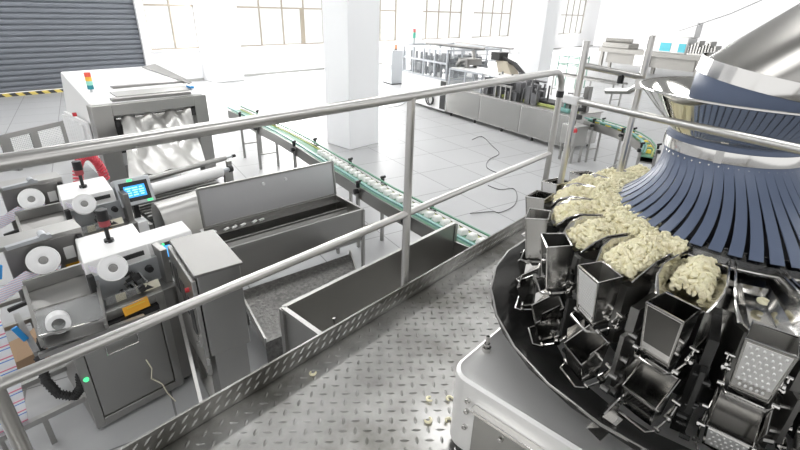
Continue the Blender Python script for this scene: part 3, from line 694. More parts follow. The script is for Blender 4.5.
    P('blue_clip', MB().obox((-4.05, .16, 1.14), (1, 0, 0), (0, -.3, 1), (0, 1, .3), .012, .07, .02), bluet)
    return t
UA = unit()
UB = copy_tree(UA); UB.location = UO + Vector((-1.66, .26, 0))
for o in [c for c in UA.children if c.name.startswith('operator_panel')]:
    for c in list(o.children): bpy.data.objects.remove(c)
    bpy.data.objects.remove(o)
pb = MB().hexa([(-4.46, 1.22, 1.27), (-4.14, 1.20, 1.25), (-4.14, 1.64, 1.25), (-4.46, 1.66, 1.27), (-4.46, 1.22, 1.49), (-4.22, 1.20, 1.47), (-4.22, 1.64, 1.47), (-4.46, 1.66, 1.49)]).build('panel_box', whitem, UA, UO, bevel=.008)
_ax = Vector((.94, 0, .34)).normalized(); _az = Vector((-.34, 0, .94)).normalized(); _c = Vector((-4.172, 1.35, 1.36))
MB().obox(_c, _ax, (0, 1, 0), _az, .006, .09, .085).build('panel_bezel', inkm, pb, UO)
MB().obox(_c + _ax * .007, _ax, (0, 1, 0), _az, .002, .055, .055).build('display', screen, pb, UO)
MB().axlathe([(0, .012), (.012, .010), (.014, 0)], _c + _ax * .006 + _az * .07, _ax, 10).build('green_lamp', green_on, pb, UO)
UB['label'] = 'rear film labelling machine whose blue operator screen faces the guardrail'
# printed film hanging in a long strip
w = thing('film_web', 'long hanging strip of printed white film with red and blue stripes at the left', 'film', (-4.25, .05, 0))
m = MB(); Z = [(-4.25, .06, 1.32), (-4.22, .05, 1.1), (-4.18, .035, .8), (-4.14, .0, .5), (-4.12, -.04, .22)]
vs = []; 
for x, y, z in Z: vs += [(x, y - .20, z), (x, y + .035, z)]
m.add(vs, [(2 * i, 2 * i + 1, 2 * i + 3, 2 * i + 2) for i in range(len(Z) - 1)]); m.build('printed_strip', printm, w, (-4.25, .05, 0), solid=.004)
m = MB(); m.cyl((-4.25, -.22, 1.34), (-4.25, .05, 1.34), .03, 14); m.build('hanger_roller', whitep, w, (-4.25, .05, 0))
MB().bar((-4.25, -.2, 0), (-4.25, -.2, 1.33), .03, .03).build('hanger_post', steel, w, (-4.25, .05, 0))
cb = thing('cardboard_box', 'brown cardboard box on the floor behind the hanging printed film', 'box', (-5.25, .16, 0), .2)
m = MB(); m.box(-.2, .2, -.16, .16, 0, .28); m.build('carton', brown, cb); MB().slab([(-.2, -.16, .28), (.2, -.16, .28), (.24, -.28, .36), (-.16, -.28, .36)], .006).build('flap', brown, cb); MB().slab([(-.2, .16, .28), (-.2, .28, .33), (.2, .28, .33), (.2, .16, .28)], .006).build('flap', brown, cb)

# ------------------------------------------------------------------ control cabinet on a stand
CO = Vector((-3.48, 1.43, 0)); CR = -.17
cc = thing('control_cabinet', 'tall steel control cabinet with dark windows in its door beside the guardrail', 'control cabinet', CO, CR)
MB().box(-.355, .355, -.17, .17, .80, 1.60).build('housing', steel, cc, bevel=.008)
MB().box(-.37, .37, -.19, .19, 1.585, 1.61).build('lid', steel_d, cc, bevel=.005)
d = MB(); d.box(-.37, .36, -.215, -.18, .62, 1.56); d = d.build('door', steel_l, cc, bevel=.006)
for k in range(3): 
    MB().box(-.27 + .19 * k, -.13 + .19 * k, -.219, -.213, 1.20 - .12 * k, 1.44 - .06 * k).build('door_window', inkm, d)
MB().axlathe([(0, .03), (.018, .028), (.02, 0)], (.22, -.215, 1.42), (0, -1, 0), 14).build('red_button', redm, d)
for z in (.78, 1.40): MB().cyl((.362, -.20, z - .04), (.362, -.20, z + .04), .014, 10).build('hinge', polish, d)
m = MB(); m.box(.30, .345, -.235, -.215, .92, 1.04); m.box(.31, .335, -.25, -.235, .94, .98); m.build('latch', polish, d)
m = MB(); m.box(.05, .34, -.14, .14, .05, .82); m.build('stand', steel, cc, bevel=.006)
for x, y in ((-.32, -.14), (-.32, .14)): MB().bar((x, y, 0), (x, y, .80), .05, .05).build('leg', steel_d, cc)
m = MB(); m.bar((-.15, -.26, 1.0), (.25, -.30, .15), .03, .02); m.build('door_stay', polish, cc)
MB().box(-.36, .36, -.17, .17, 0, .05).build('base_plate', steel_d, cc)

# ------------------------------------------------------------------ lidded product bin
BO = Vector((-4.72, 3.06, 0)); BR = -.12
bn = thing('product_bin', 'long open steel bin with its hinged lid standing up', 'bin', BO, BR)
# local: y along the length (front end +y), x towards the platform +
hw, hl, zt, zb = .33, .98, .97, .50
def wall(m, a, b, z0, z1, t): m.bar((a[0], a[1], (z0 + z1) / 2), (b[0], b[1], (z0 + z1) / 2), t, z1 - z0)
m = MB(); wall(m, (-hw, -hl), (-hw, hl), zb, zt, .015); wall(m, (hw, -hl), (hw, hl), zb, zt, .015); wall(m, (-hw, -hl), (hw, -hl), zb, zt, .015); wall(m, (-hw, hl), (hw, hl), zb, zt, .015); m.box(-hw, hw, -hl, hl, zb, zb + .02); m.build('tub', steel, bn)
m = MB(); 
for a, b in (((-hw, -hl), (-hw, hl)), ((hw, -hl), (hw, hl)), ((-hw, -hl), (hw, -hl)), ((-hw, hl), (hw, hl))): m.bar((*a, zt), (*b, zt), .035, .025)
m.build('tub_rim', steel_l, bn)
m = MB(); m.bar((-.06, -hl, .86), (-.06, hl, .86), .03, .03); m.slab([(-.06, -hl, .86), (-.06, hl, .86), (-.22, hl, .56), (-.22, -hl, .56)], .01); m.slab([(-.05, -hl, .86), (.10, -hl, .56), (.10, hl, .56), (-.05, hl, .86)], .01); m.build('divider', steel_l, bn)
m = MB(); m.slab([(-hw - .02, -.93, zt + .02), (-hw - .02, hl, zt + .02), (-hw - .07, hl, zt + .50), (-hw - .07, -.93, zt + .50)], .012); ld = m.build('lid', mat('lid_inner_face', (.58, .58, .59), .42, .8), bn)
m = MB(); P4 = [Vector(v) for v in ((-hw - .02, -.93, zt + .02), (-hw - .02, hl, zt + .02), (-hw - .07, hl, zt + .50), (-hw - .07, -.93, zt + .50))]
for k in range(4): m.bar(P4[k], P4[(k + 1) % 4], .03, .025)
m.build('lid_frame', steel_l, ld)
for y in (-.1, .22): MB().cyl((-hw - .07, y, zt + .40), (-hw - .04, y, zt + .40), .02, 10).build('lid_stud', whitep, ld)
for x, y in ((-hw, -hl), (hw, -hl), (-hw, hl), (hw, hl)): MB().bar((x, y, 0), (x, y, zt), .04, .04).build('leg', steel_l, bn)
random.seed(11)
for k in range(6):
    y = -.85 + .13 * k + random.uniform(-.03, .03); c = BO + Matrix.Rotation(BR, 3, 'Z') @ Vector((-.275, y, .93)); m = MB(); m.obox((0, 0, 0), (1, .1, 0), (0, 1, .2), (0, -.2, 1), .018, .035, .012)
    o = m.build('paper_scrap', paper, bevel=.008); o.location = c; o.rotation_euler = (0, 0, random.uniform(-.5, .5)); tag(o, 'small white paper scrap lying in the slot along the bin lid hinge', 'paper scrap', 'scraps along the bin hinge')
m = MB(); m.bar((-hw - .005, -.95, .895), (-.22, -.95, .895), .001, .001)
m = MB(); m.box(-hw + .008, -.215, -hl + .01, hl - .01, .895, .915); m.build('slot_shelf', steel_d, bn)
# textured discharge slide under the bin
q = [(-4.72, 2.42, .52), (-3.42, 1.72, .42), (-3.22, 2.30, .42), (-4.05, 3.30, .52)]
sl = thing('discharge_slide', 'mottled textured steel slide sloping down in front of the open bin', 'slide', (-3.9, 2.5, 0)); O3 = (-3.9, 2.5, 0)
q = [Vector((-4.36, 2.10, .47)), Vector((-3.44, 1.86, .40)), Vector((-3.28, 3.10, .40)), Vector((-4.14, 3.62, .47))]
MB().slab(q, .03).build('slide_plate', speck, sl, O3)
m = MB(); m.slab([q[1], q[1] + Vector((.02, 0, -.34)), q[2] + Vector((.02, 0, -.34)), q[2]], .02); m.build('slide_apron', speck, sl, O3)
for a, b in ((0, 1), (3, 2)): MB().bar(q[a], q[b], .02, .12).build('slide_side', steel, sl, O3)
for k in (0, 1, 2, 3): 
    p = q[k].lerp((q[0] + q[1] + q[2] + q[3]) / 4, .06); MB().bar((p.x, p.y, 0), (p.x, p.y, p.z - .02), .04, .04).build('leg', steel_d, sl, O3)
# trough bin close to the platform edge
tb2 = thing('trough_bin', 'long narrow open steel trough standing right below the platform edge', 'trough', (-2.1, 2.6, 0)); O4 = (-2.1, 2.6, 0)
m = MB(); x0, x1, y0, y1, z0, z1 = -2.46, -1.72, 1.50, 3.60, 1.02, 1.50
m.box(x0, x0 + .012, y0, y1, z0, z1); m.box(x1 - .012, x1, y0, y1, z0, z1); m.box(x0, x1, y0, y0 + .012, z0, z1); m.box(x0, x1, y1 - .012, y1, z0, z1 - .2); m.box(x0, x1, y0, y1, z0 - .012, z0); m.build('tub', steel, tb2, O4)
m = MB(); m.bar((x0, y0, z1), (x0, y1, z1), .035, .03); m.bar((x0, y0, z1), (x1, y0, z1), .035, .03); m.bar((x1, y0, z1), (x1, y1, z1), .035, .03); m.build('tub_rim', steel_l, tb2, O4)
m = MB(); m.bar((x0 + .30, y0 + .015, z0), (x0 + .30, y0 + .015, z1), .012, .012); m.tube([(x0 + .33, y0 + .2, z1 - .02), (x0 + .36, y0 + .22, z0 + .2), (x0 + .38, y0 + .24, z0)], .012, 8); m.build('stiffener', steel_l, tb2, O4)
for x, y in ((x0, y0), (x1, y0), (x0, y1), (x1, y1)): MB().bar((x, y, 0), (x, y, z1), .045, .045).build('leg', steel, tb2, O4)

# ------------------------------------------------------------------ wrapping machine with the silver film
FO = Vector((-10.6, 3.4, 0))
fm = thing('wrapping_machine', 'white-topped wrapping machine with a wide sheet of silver film coming out of its steel frame', 'packaging machine', FO)
P = lambda n, m, mt, par=fm, **k: m.build(n, mt, par, FO, **k)
P('hood', MB().hexa([(-12.2, 2.50, .35), (-9.7, 2.36, .35), (-9.7, 4.40, .35), (-12.2, 4.46, .35), (-12.0, 2.62, 2.10), (-9.5, 2.38, 1.82), (-9.45, 4.40, 1.82), (-12.05, 4.44, 2.10)]), whitem, bevel=.02)
fr = MB(); fr.box(-9.6, -9.36, 2.34, 2.66, .0, 1.80); fr.box(-9.6, -9.36, 4.16, 4.42, 0, 1.80); fr.box(-9.6, -9.36, 2.66, 4.16, 1.60, 1.80); P('front_frame', fr, steel, bevel=.01)
P('front_recess', MB().box(-9.72, -9.66, 2.6, 4.2, .3, 1.62), steel_d)
m = MB(); m.box(-9.55, -9.42, 2.67, 2.78, .9, 1.52); m.box(-9.52, -9.4, 2.80, 2.84, .9, 1.4); m.cyl((-9.4, 2.72, 1.5), (-9.4, 2.72, 1.40), .05, 10); P('film_clamp', m, inkm); P('film_clamp', MB().box(-9.5, -9.38, 4.08, 4.16, 1.42, 1.56), inkm)
P('film_bar', MB().cyl((-9.42, 2.70, 1.53), (-9.42, 4.15, 1.53), .035, 12), polish)
vs = []; NI, NJ = 14, 22; random.seed(4)
for i in range(NI + 1):
    t = i / NI
    for j in range(NJ + 1):
        s_ = j / NJ; y0_ = 2.80 * (1 - t) + 2.10 * t; y1_ = 4.08 * (1 - t) + 3.30 * t; x_ = -9.42 * (1 - t) - 7.36 * t; z_ = 1.56 * (1 - t) + 1.07 * t - .16 * math.sin(PI * t)
        wv = .045 * math.sin(9 * s_ + 5 * t + 2 * math.sin(3 * t)) * math.sin(PI * min(1, t * 1.1 + .08)) + .03 * math.sin(21 * s_ - 9 * t)
        vs.append((x_ + wv * .5, y0_ + (y1_ - y0_) * s_, z_ + wv))
m = MB().add(vs, [(i * (NJ + 1) + j, i * (NJ + 1) + j + 1, (i + 1) * (NJ + 1) + j + 1, (i + 1) * (NJ + 1) + j) for i in range(NI) for j in range(NJ)])
P('silver_film', m, silver, solid=.004, smooth=60)
for a, b, r, mt in (((-7.17, 1.86, 1.05), (-7.44, 3.69, 1.05), .045, steel_l), ((-6.85, 1.75, 1.0), (-6.98, 3.36, 1.0), .09, whitem)):
    a, b = Vector(a), Vector(b); ro = P('roller', MB().cyl(a, b, r, 24), mt); u = (b - a).normalized(); P('roller_shaft', MB().cyl(a - u * .12, b + u * .16, r * .4, 12), alum, ro)
    P('shaft_knob', MB().cyl(b + u * .14, b + u * .20, r * .6, 12), inkm, ro)
for (x, y) in ((-7.2, 1.8), (-7.4, 3.72), (-6.85, 1.70), (-7.0, 3.45)): P('roller_stand', MB().bar((x, y, 0), (x, y, 1.0), .06, .08), steel)
m = MB()
for k in range(9): m.box(-7.3 + .11 * k, -7.24 + .11 * k, 1.95, 3.3, .78, .82)
P('slat_bed', m, steel_d); P('slat_bed_frame', MB().box(-7.35, -6.3, 1.85, 3.4, .55, .74), inkm)
m = MB(); m.box(-10.50, -10.34, 3.05, 4.50, 1.90, 1.955); m.hexa([(-9.62, 2.74, 1.83), (-9.5, 2.74, 1.82), (-9.45, 4.16, 1.82), (-9.55, 4.16, 1.83), (-9.62, 2.74, 1.88), (-9.5, 2.74, 1.87), (-9.45, 4.16, 1.87), (-9.55, 4.16, 1.88)]); P('top_slot', m, steel_d)
P('hood_stripe', MB().hexa([(-10.1, 2.90, 1.86), (-9.75, 2.90, 1.82), (-9.72, 4.30, 1.82), (-10.05, 4.30, 1.86), (-10.1, 2.90, 1.905), (-9.75, 2.90, 1.87), (-9.72, 4.30, 1.87), (-10.05, 4.30, 1.905)]), steel)
m = MB(); m.slab([(-11.9, 4.2, 2.11), (-10.1, 4.44, 1.93), (-10.1, 4.50, 1.96), (-11.9, 4.5, 2.16)], .02); P('open_flap', m, steel_d)
P('blue_clip', MB().box(-9.95, -9.75, 4.30, 4.38, 1.88, 1.92), bluet)
m = MB(); bx, by = -10.3, 2.66
P('signal_post', MB().cyl((bx, by, 1.88), (bx, by, 1.96), .02, 8), alum)
for k, (mt, nm) in enumerate(((mat('signal_teal', (.02, .25, .3), .4), 'teal_lens'), (mat('signal_mint', (.35, .75, .62), .4), 'green_lens'), (mat('signal_yellow', (.95, .55, .08), .4), 'yellow_lens'), (mat('signal_red', (.85, .12, .08), .4), 'red_lens'))):
    P(nm, MB().cyl((bx, by, 1.955 + .075 * k), (bx, by, 2.03 + .075 * k), .055, 16), mt)
m = MB(); m.box(-11.2, -9.8, 2.32, 2.36, .7, 1.45)
for k in range(8): m.cyl((-11.1 + .16 * k, 2.28, .8 + .05 * (k % 3)), (-11.1 + .16 * k, 2.28, 1.4), .03, 8)
P('side_pipework', m, whitep)
m = MB(); m.cyl((-10.2, 2.27, 1.52), (-10.2, 2.27, 1.58), .035, 12); P('red_stop_button', m, redm)
# red coiled hose beside the film
hs = MB(); pts = []
for k in range(500):
    t = k / 499; a = PI * (.02 + .96 * t); e = 2 * PI * 26 * t; w_ = .055
    pts.append((-7.75 + w_ * math.cos(e), 1.72 + (.17 + w_ * math.sin(e)) * math.cos(a), 1.10 + (.42 + w_ * math.sin(e)) * math.sin(a) * 1. - .10))
hs.tube(pts, .017, 6)
m = MB()
hz_ = hs.build('coiled_hose', pink); tag(hz_, 'red coiled air hose hanging in a loop beside the silver film', 'hose')
# curved steel guard in front of the rollers
cg = thing('curved_guard', 'curved plain steel guard hood between the white roller and the open bin', 'guard', (-5.6, 2.1, 0)); O5 = (-5.6, 2.1, 0)
m = MB(); sec = [(-6.06, .45), (-6.05, 1.02), (-6.01, 1.12), (-5.93, 1.17), (-5.83, 1.165), (-5.74, 1.11), (-5.67, .99), (-5.63, .45)]; vs = []
for x, z in sec: vs += [(x, 1.90, z), (x - .07, 2.56, z)]
m.add(vs, [(2 * i, 2 * i + 1, 2 * i + 3, 2 * i + 2) for i in range(len(sec) - 1)] + [tuple(2 * i for i in range(len(sec))), tuple(2 * i + 1 for i in range(len(sec)))])
m.build('hood', steel_l, cg, O5, smooth=40)
for x, y in ((-6.0, 1.96), (-5.70, 1.96), (-6.06, 2.5), (-5.76, 2.5)): MB().bar((x, y, 0), (x, y, .5), .04, .04).build('leg', steel_d, cg, O5)
# perforated barrier panel at far left
gp = thing('guard_panel', 'low grey barrier panel with two perforated windows on the floor left of the white machine', 'barrier', (-13.2, 2.1, 0), math.atan2(2.81 - 1.36, -13.55 + 12.77))
L = 1.66
m = MB(); h0, h1 = .0, .80
m.box(-L / 2, L / 2, -.02, .02, h1 - .10, h1); m.box(-L / 2, L / 2, -.02, .02, 0.05, .28)
for a, b in ((-L / 2, -.62), (-.16, .02), (.62, L / 2)): m.box(a, b, -.02, .02, .28, h1 - .10)
m.build('frame', steel_d, gp)
for a, b in ((-.62, -.16), (.02, .62)):
    m = MB(); 
    for k in range(int((b - a) / .04) + 1): m.box(a + .04 * k - .008, a + .04 * k + .008, -.004, .004, .28, .70)
    for k in range(11): m.box(a, b, -.004, .004, .28 + .04 * k, .296 + .04 * k)
    m.build('mesh_window', whitem, gp)
for x in (-.7, .7): MB().box(x - .04, x + .04, -.15, .15, 0, .05).build('foot', steel_d, gp)

# ------------------------------------------------------------------ green conveyor
def conveyor(name, label, path, wdt, z, leg_at, guides=True, belt=greenb):
    pts = [Vector((x, y, z)) for x, y in path]; c0 = pts[len(pts) // 2]
    t = thing(name, label, 'conveyor', (c0.x, c0.y, 0)); O = (c0.x, c0.y, 0)
    nr = []
    for i in range(len(pts)):
        d = (pts[min(i + 1, len(pts) - 1)] - pts[max(i - 1, 0)]).normalized(); nr.append(Vector((-d.y, d.x, 0)))
    def strip(nm, o0, o1, z0, z1, mt):
        m = MB(); vs = []
        for p, n_ in zip(pts, nr): vs += [p + n_ * o0 + Vector((0, 0, z0)), p + n_ * o1 + Vector((0, 0, z0)), p + n_ * o1 + Vector((0, 0, z1)), p + n_ * o0 + Vector((0, 0, z1))]
        k = len(pts); fs = [(4 * i + a, 4 * i + (a + 1) % 4, 4 * i + 4 + (a + 1) % 4, 4 * i + 4 + a) for i in range(k - 1) for a in range(4)] + [(3, 2, 1, 0), (4 * k - 4, 4 * k - 3, 4 * k - 2, 4 * k - 1)]
        return m.add(vs, fs).build(nm, mt, t, O, smooth=20)
    h = wdt / 2
    strip('belt', -h, h, -.03, 0, belt); strip('side_plate', -h - .025, -h, -.17, .02, steel); strip('side_plate', h, h + .025, -.17, .02, steel); strip('under_pan', -h, h, -.15, -.12, steel_d)
    strip('lime_edge', h - .05, h - .01, 0, .012, lime)
    if guides:
        strip('guide_rail', -h + .03, -h + .055, .05, .075, tealr); strip('guide_rail', -h - .02, -h + .005, .07, .10, tealr); strip('guide_rail', h - .02, h + .005, .07, .09, greenb)
    for i, f in enumerate(leg_at):
        k = f * (len(pts) - 1); a = int(k); p = pts[a].lerp(pts[min(a + 1, len(pts) - 1)], k - a); n_ = nr[a]
        for s in (-1, 1):
            q = p + n_ * s * (h + .05); MB().bar((q.x, q.y, 0), (q.x, q.y, z - .02), .045, .045).build('leg', steel, t, O)
            m = MB(); m.box(q.x - .02, q.x + .02, q.y - .02, q.y + .02, z + .02, z + .09); m.cyl((q.x - .03, q.y, z + .10), (q.x + .05, q.y, z + .13), .022, 8); m.cyl((q.x, q.y, z - .04), (q.x + n_.x * s * .06, q.y + n_.y * s * .06, z - .04), .04, 10); m.build('clamp_knob', blackm, t, O)
        a_, b_ = p - n_ * (h + .05), p + n_ * (h + .05); MB().bar((a_.x, a_.y, .35), (b_.x, b_.y, .35), .03, .03).build('cross_bar', steel, t, O)
    return pts, nr
CP = [(-11.2, 6.0), (-10.2, 5.84), (-9.3, 5.66), (-8.3, 5.50), (-7.3, 5.28), (-6.3, 5.02), (-5.3, 4.78), (-4.4, 4.55), (-3.6, 4.40), (-2.7, 4.24), (-1.6, 4.05)]
pts, nr = conveyor('belt_conveyor', 'long belt conveyor with teal guide rails and white sachets passing behind the open bin', CP, .34, 1.0, (.09, .205, .40, .545, .655, .80, .93))
m = MB(); m.box(-8.05, -7.65, 5.16, 5.26, .82, 1.02); 
sm = MB(); sm.hexa([(-.05, -.06, 0), (.05, -.06, 0), (.05, .06, 0), (-.05, .06, 0), (-.035, -.045, .055), (.035, -.045, .055), (.035, .045, .055), (-.035, .045, .055)])
sp0 = None; sd = 4.6
def along(P_, N_, s_):
    for i in range(len(P_) - 1):
        L_ = (P_[i + 1] - P_[i]).length
        if s_ <= L_: return P_[i].lerp(P_[i + 1], s_ / L_), N_[i], math.atan2(*(P_[i + 1] - P_[i]).yx)
        s_ -= L_
    return P_[-1], N_[-1], 0
random.seed(21)
while sd < 9.2:
    p, n_, a = along(pts, nr, sd)
    if sp0 is None: sp0 = sm.build('sachet', paper, bevel=.012); o = sp0
    else: o = copy_tree(sp0)
    o.location = p - n_ * -.055 + Vector((0, 0, .001)); o.rotation_euler = (0, 0, a + random.uniform(-.15, .15)); o.scale = (1.15, 1.1, 1.25)
    tag(o, 'small white sachet riding in the single file along the green belt conveyor', 'sachet', 'white sachets on the long conveyor'); sd += .158
CP2 = [(-4.45, 12.12), (-4.2, 12.02), (-4.0, 11.93), (-3.45, 11.65), (-3.0, 11.3), (-2.66, 10.85), (-2.42, 10.35), (-2.3, 9.8)]
pts2, nr2 = conveyor('curved_conveyor', 'shorter conveyor curving away from the long packing machine behind the weigher', CP2, .22, 1.0, (.2, .5, .85))
sd = .1; k = 0; g0 = {}
while sd < 3.3:
    p, n_, a = along(pts2, nr2, sd); kd = k % 2
    if kd not in g0:
        o = MB().hexa([(-.06, -.05, 0), (.06, -.05, 0), (.06, .05, 0), (-.06, .05, 0), (-.045, -.04, .07), (.045, -.04, .07), (.045, .04, .07), (-.045, .04, .07)]).build('packet', (greenb, yellow)[kd], bevel=.012); g0[kd] = o
    else: o = copy_tree(g0[kd])
    o.location = p + Vector((0, 0, .001)); o.rotation_euler = (0, 0, a); tag(o, ('green', 'yellow')[kd] + ' packet riding on the curved conveyor behind the weigher', 'packet', ('green', 'yellow')[kd] + ' packets on the curved conveyor'); sd += .20; k += 1

# ------------------------------------------------------------------ long packing machine at the back
MO = Vector((-10.3, 13.75, 0)); MR = -.262
pm = thing('packing_machine', 'long steel packing machine with a tall glazed frame at its left end', 'packing machine', MO, MR)
Q = lambda n, m, mt, par=pm, **k: m.build(n, mt, par, **k)
# local x along the front to the right, y backwards
Q('base', MB().box(.05, 5.55, .0, 1.25, .12, 1.0), polish, bevel=.01)
for k in range(3): Q('base_panel', MB().box(.10 + 1.82 * k, 1.86 + 1.82 * k, -.012, 0, .16, .96), mat('panel_steel_%d' % k, (.44, .435, .42), .16 + .05 * k, 1.), bevel=.004)
for x in (.3, 1.6, 2.9, 4.2, 5.4):
    for y in (.1, 1.15): Q('foot', MB().cyl((x, y, 0), (x, y, .13), .04, 8), inkm)
Q('table_top', MB().box(.0, 5.58, -.03, 1.28, 1.0, 1.03), steel_l)
Q('tall_base', MB().box(-2.95, .0, .0, 2.6, .10, 1.18), whitem, bevel=.01)
m = MB()
for x in (-2.9, -2.2, -1.5, -.8, -.06):
    for y in (.03, 1.3, 2.55): m.bar((x, y, 1.18), (x, y, 2.22), .06, .06)
for y in (.03, 1.3, 2.55):
    for z in (1.2, 1.75, 2.2): m.bar((-2.93, y, z), (-.03, y, z), .06, .06)
for x in (-2.9, -.06):
    for z in (1.2, 2.2): m.bar((x, .03, z), (x, 2.55, z), .06, .06)
Q('tall_frame', m, mat('pale_frame', (.48, .50, .53), .35, .4))
m = MB(); m.box(-2.88, -.1, .02, .03, 1.22, 2.18); m.box(-.055, -.045, .1, 2.5, 1.22, 2.18); Q('guard_glass', m, glassp)
m = MB(); random.seed(8)
for k in range(44):
    x, y, z = random.uniform(-2.7, -.3), random.uniform(.3, 2.4), random.uniform(1.25, 1.9); m.box(x - .14, x + .14, y - .1, y + .1, z - random.uniform(.05, .2), z + random.uniform(.05, .18))
for k in range(8): m.cyl((-2.7 + .33 * k, .3, 1.2), (-2.7 + .33 * k, .3, 2.0), .05, 8)
Q('inner_mechanism', m, mat('dull_machine_grey', (.16, .165, .17), .4, .6))
m = MB(); m.cyl((-2.6, .9, 2.26), (.4, 1.3, 2.26), .05, 10); m.bar((-2.7, 2.2, 2.3), (.8, 2.3, 2.28), .12, .05); Q('top_duct', m, steel_d)
m = MB(); m.bar((-.1, 1.2, 2.2), (.75, .75, 1.30), .10, .12); m.box(-.05, .55, .5, 1.1, 1.75, 1.95); m.tube([(-.05, .5, 1.7), (.15, .5, 1.9), (.45, .5, 1.9), (.5, .5, 1.5)], .09, 10); Q('feed_arm', m, steel_d)
sg = Q('signal_post', MB().cyl((-2.6, .3, 2.22), (-2.6, .3, 2.45), .03, 8), alum); Q('green_lens', MB().cyl((-2.6, .3, 2.45), (-2.6, .3, 2.66), .06, 12), mat('signal_green', (.15, .6, .45), .4), sg); Q('red_lens', MB().cyl((-2.6, .3, 2.66), (-2.6, .3, 2.78), .06, 12), mat('signal_pink', (.8, .2, .18), .4), sg)
Q('dark_panel', MB().box(-.30, .0, -.02, .0, .16, 1.15), inkm)
m = MB(); m.ring((-.9, -.06, .42), (0, 1, 0), .22, .025, 20, 6); m.ring((-.8, -.06, .40), (0, 1, 0), .18, .02, 20, 6); Q('coiled_tube', m, rubber)
# lower guarded section
m = MB()
for x in (.1, .95, 1.8, 2.5):
    for y in (.05, 1.2): m.bar((x, y, 1.03), (x, y, 1.62 if x < 2 else 1.5), .05, .05)
for y in (.05, 1.2): m.bar((.1, y, 1.62), (1.8, y, 1.62), .05, .05)
Q('low_frame', m, mat('pale_frame_low', (.50, .52, .55), .35, .4)); Q('low_guard_glass', MB().box(.12, 1.78, .03, .04, 1.06, 1.6), glassp)
Q('white_cover', MB().hexa([(.1, .1, 1.62), (2.6, .15, 1.60), (2.4, 1.2, 1.60), (.1, 1.2, 1.62), (.1, .1, 1.66), (2.6, .15, 1.64), (2.4, 1.2, 1.64), (.1, 1.2, 1.66)]), whitem)
Q('brown_hopper', MB().hexa([(1.6, .9, 1.64), (2.3, .85, 1.64), (2.3, 1.2, 1.64), (1.6, 1.2, 1.64), (1.35, 1.0, 2.0), (1.9, .95, 2.0), (1.9, 1.25, 2.0), (1.35, 1.25, 2.0)]), mat('tan_card', (.40, .36, .28), .6))
m = MB(); random.seed(9)
for k in range(34):
    x, y = random.uniform(1.9, 4.3), random.uniform(.15, 1.0); s_ = random.uniform(.05, .14); h = random.uniform(.1, .55); m.box(x - s_, x + s_, y - s_, y + s_, 1.03, 1.03 + h)
for k in range(14):
    x, y = random.uniform(2.0, 4.4), random.uniform(.1, 1.0); m.cyl((x, y, 1.03), (x + random.uniform(-.1, .1), y, 1.03 + random.uniform(.3, .75)), .03, 8)
    x, y, z = random.uniform(2.0, 4.2), random.uniform(.1, .9), random.uniform(1.2, 1.6); m.cyl((x, y, z), (x + random.uniform(.2, .5), y, z), .03, 8)
Q('drive_mechanism', m, mat('dull_drive_grey', (.17, .17, .175), .4, .6))
m = MB(); m.tube([(1.5, 1.1, 2.1), (2.2, 1.05, 1.95), (2.9, 1.0, 1.55), (3.4, .9, 1.5)], .07, 8); m.box(1.2, 1.6, .9, 1.3, 2.0, 2.25); Q('cable_chain', m, inkm)
m = MB(); m.box(3.0, 4.9, .35, .85, 1.03, 1.15); Q('carton_track', m, inkm); Q('lime_edge', MB().box(2.6, 5.5, .22, .30, 1.04, 1.10), lime)
m = MB(); 
for k in range(4): m.bar((2.55 + .22 * k, .0, 1.03), (2.55 + .22 * k, .0, 1.42), .05, .05)
m.bar((2.5, .0, 1.42), (3.25, .0, 1.42), .04, .06); Q('front_bracket', m, steel_l)
m = MB(); m.tube([(5.0, .3, 1.05), (5.1, .2, 1.3), (5.3, .25, 1.35), (5.35, .3, 1.1)], .03, 8); m.box(4.9, 5.3, .1, .25, 1.04, 1.12); Q('teal_hose', m, tealr)
m = MB()
for k in range(9):
    x, y = 4.9 + random.uniform(0, .55), random.uniform(.1, .8); m.box(x - .06, x + .06, y - .06, y + .06, 1.03, 1.03 + random.uniform(.15, .7)); m.cyl((x, y, 1.3), (x + .15, y - .1, 1.35), .03, 8)
Q('outfeed_mechanism', m, steel_d)
# small outfeed stand between machine and conveyor
os_ = thing('outfeed_stand', 'small steel stand with black clamps at the start of the curved conveyor', 'stand', (-4.55, 11.65, 0), -.4)
MB().box(-.25, .25, -.2, .2, .45, .95).build('box', steel_l, os_, bevel=.01)
for x in (-.2, .2):
    for y in (-.15, .15): MB().bar((x, y, 0), (x, y, .46), .05, .05).build('leg', steel, os_)
m = MB(); m.cyl((.05, -.1, .95), (.05, -.1, 1.35), .025, 8); m.box(-.1, .2, -.16, -.04, 1.12, 1.22); m.box(.0, .1, -.2, .05, 1.3, 1.38); m.build('clamp', inkm, os_)
MB().axlathe([(0, .06), (.05, .05), (.06, 0)], (.24, -.21, .86), (0, -1, 0), 14).build('red_knob', redm, os_)
# upright cabinet with an orange lamp
kc = thing('electrical_cabinet', 'upright plain steel cabinet with an orange lamp on top near the windows', 'cabinet', (-16.75, 17.9, 0), -.3)
MB().box(-.5, .5, -.42, .42, .05, 1.62).build('housing', alum, kc, bevel=.015); MB().box(-.46, .46, -.435, -.42, .12, 1.55).build('door', alum, kc, bevel=.006); MB().box(-.5, .5, -.42, .42, 0, .05).build('plinth', inkm, kc)
m = MB(); m.box(.34, .38, -.46, -.435, .75, .95); m.build('handle', inkm, kc); l_ = MB().cyl((.1, 0, 1.62), (.1, 0, 1.66), .09, 12).build('lamp_base', inkm, kc); MB().axlathe([(.075, 0), (.075, .16), (.05, .20), (0, .21)], (.1, 0, 1.66), (0, 0, 1), 14).build('orange_lens', mat('lamp_orange', (.75, .32, .18), .4), l_)

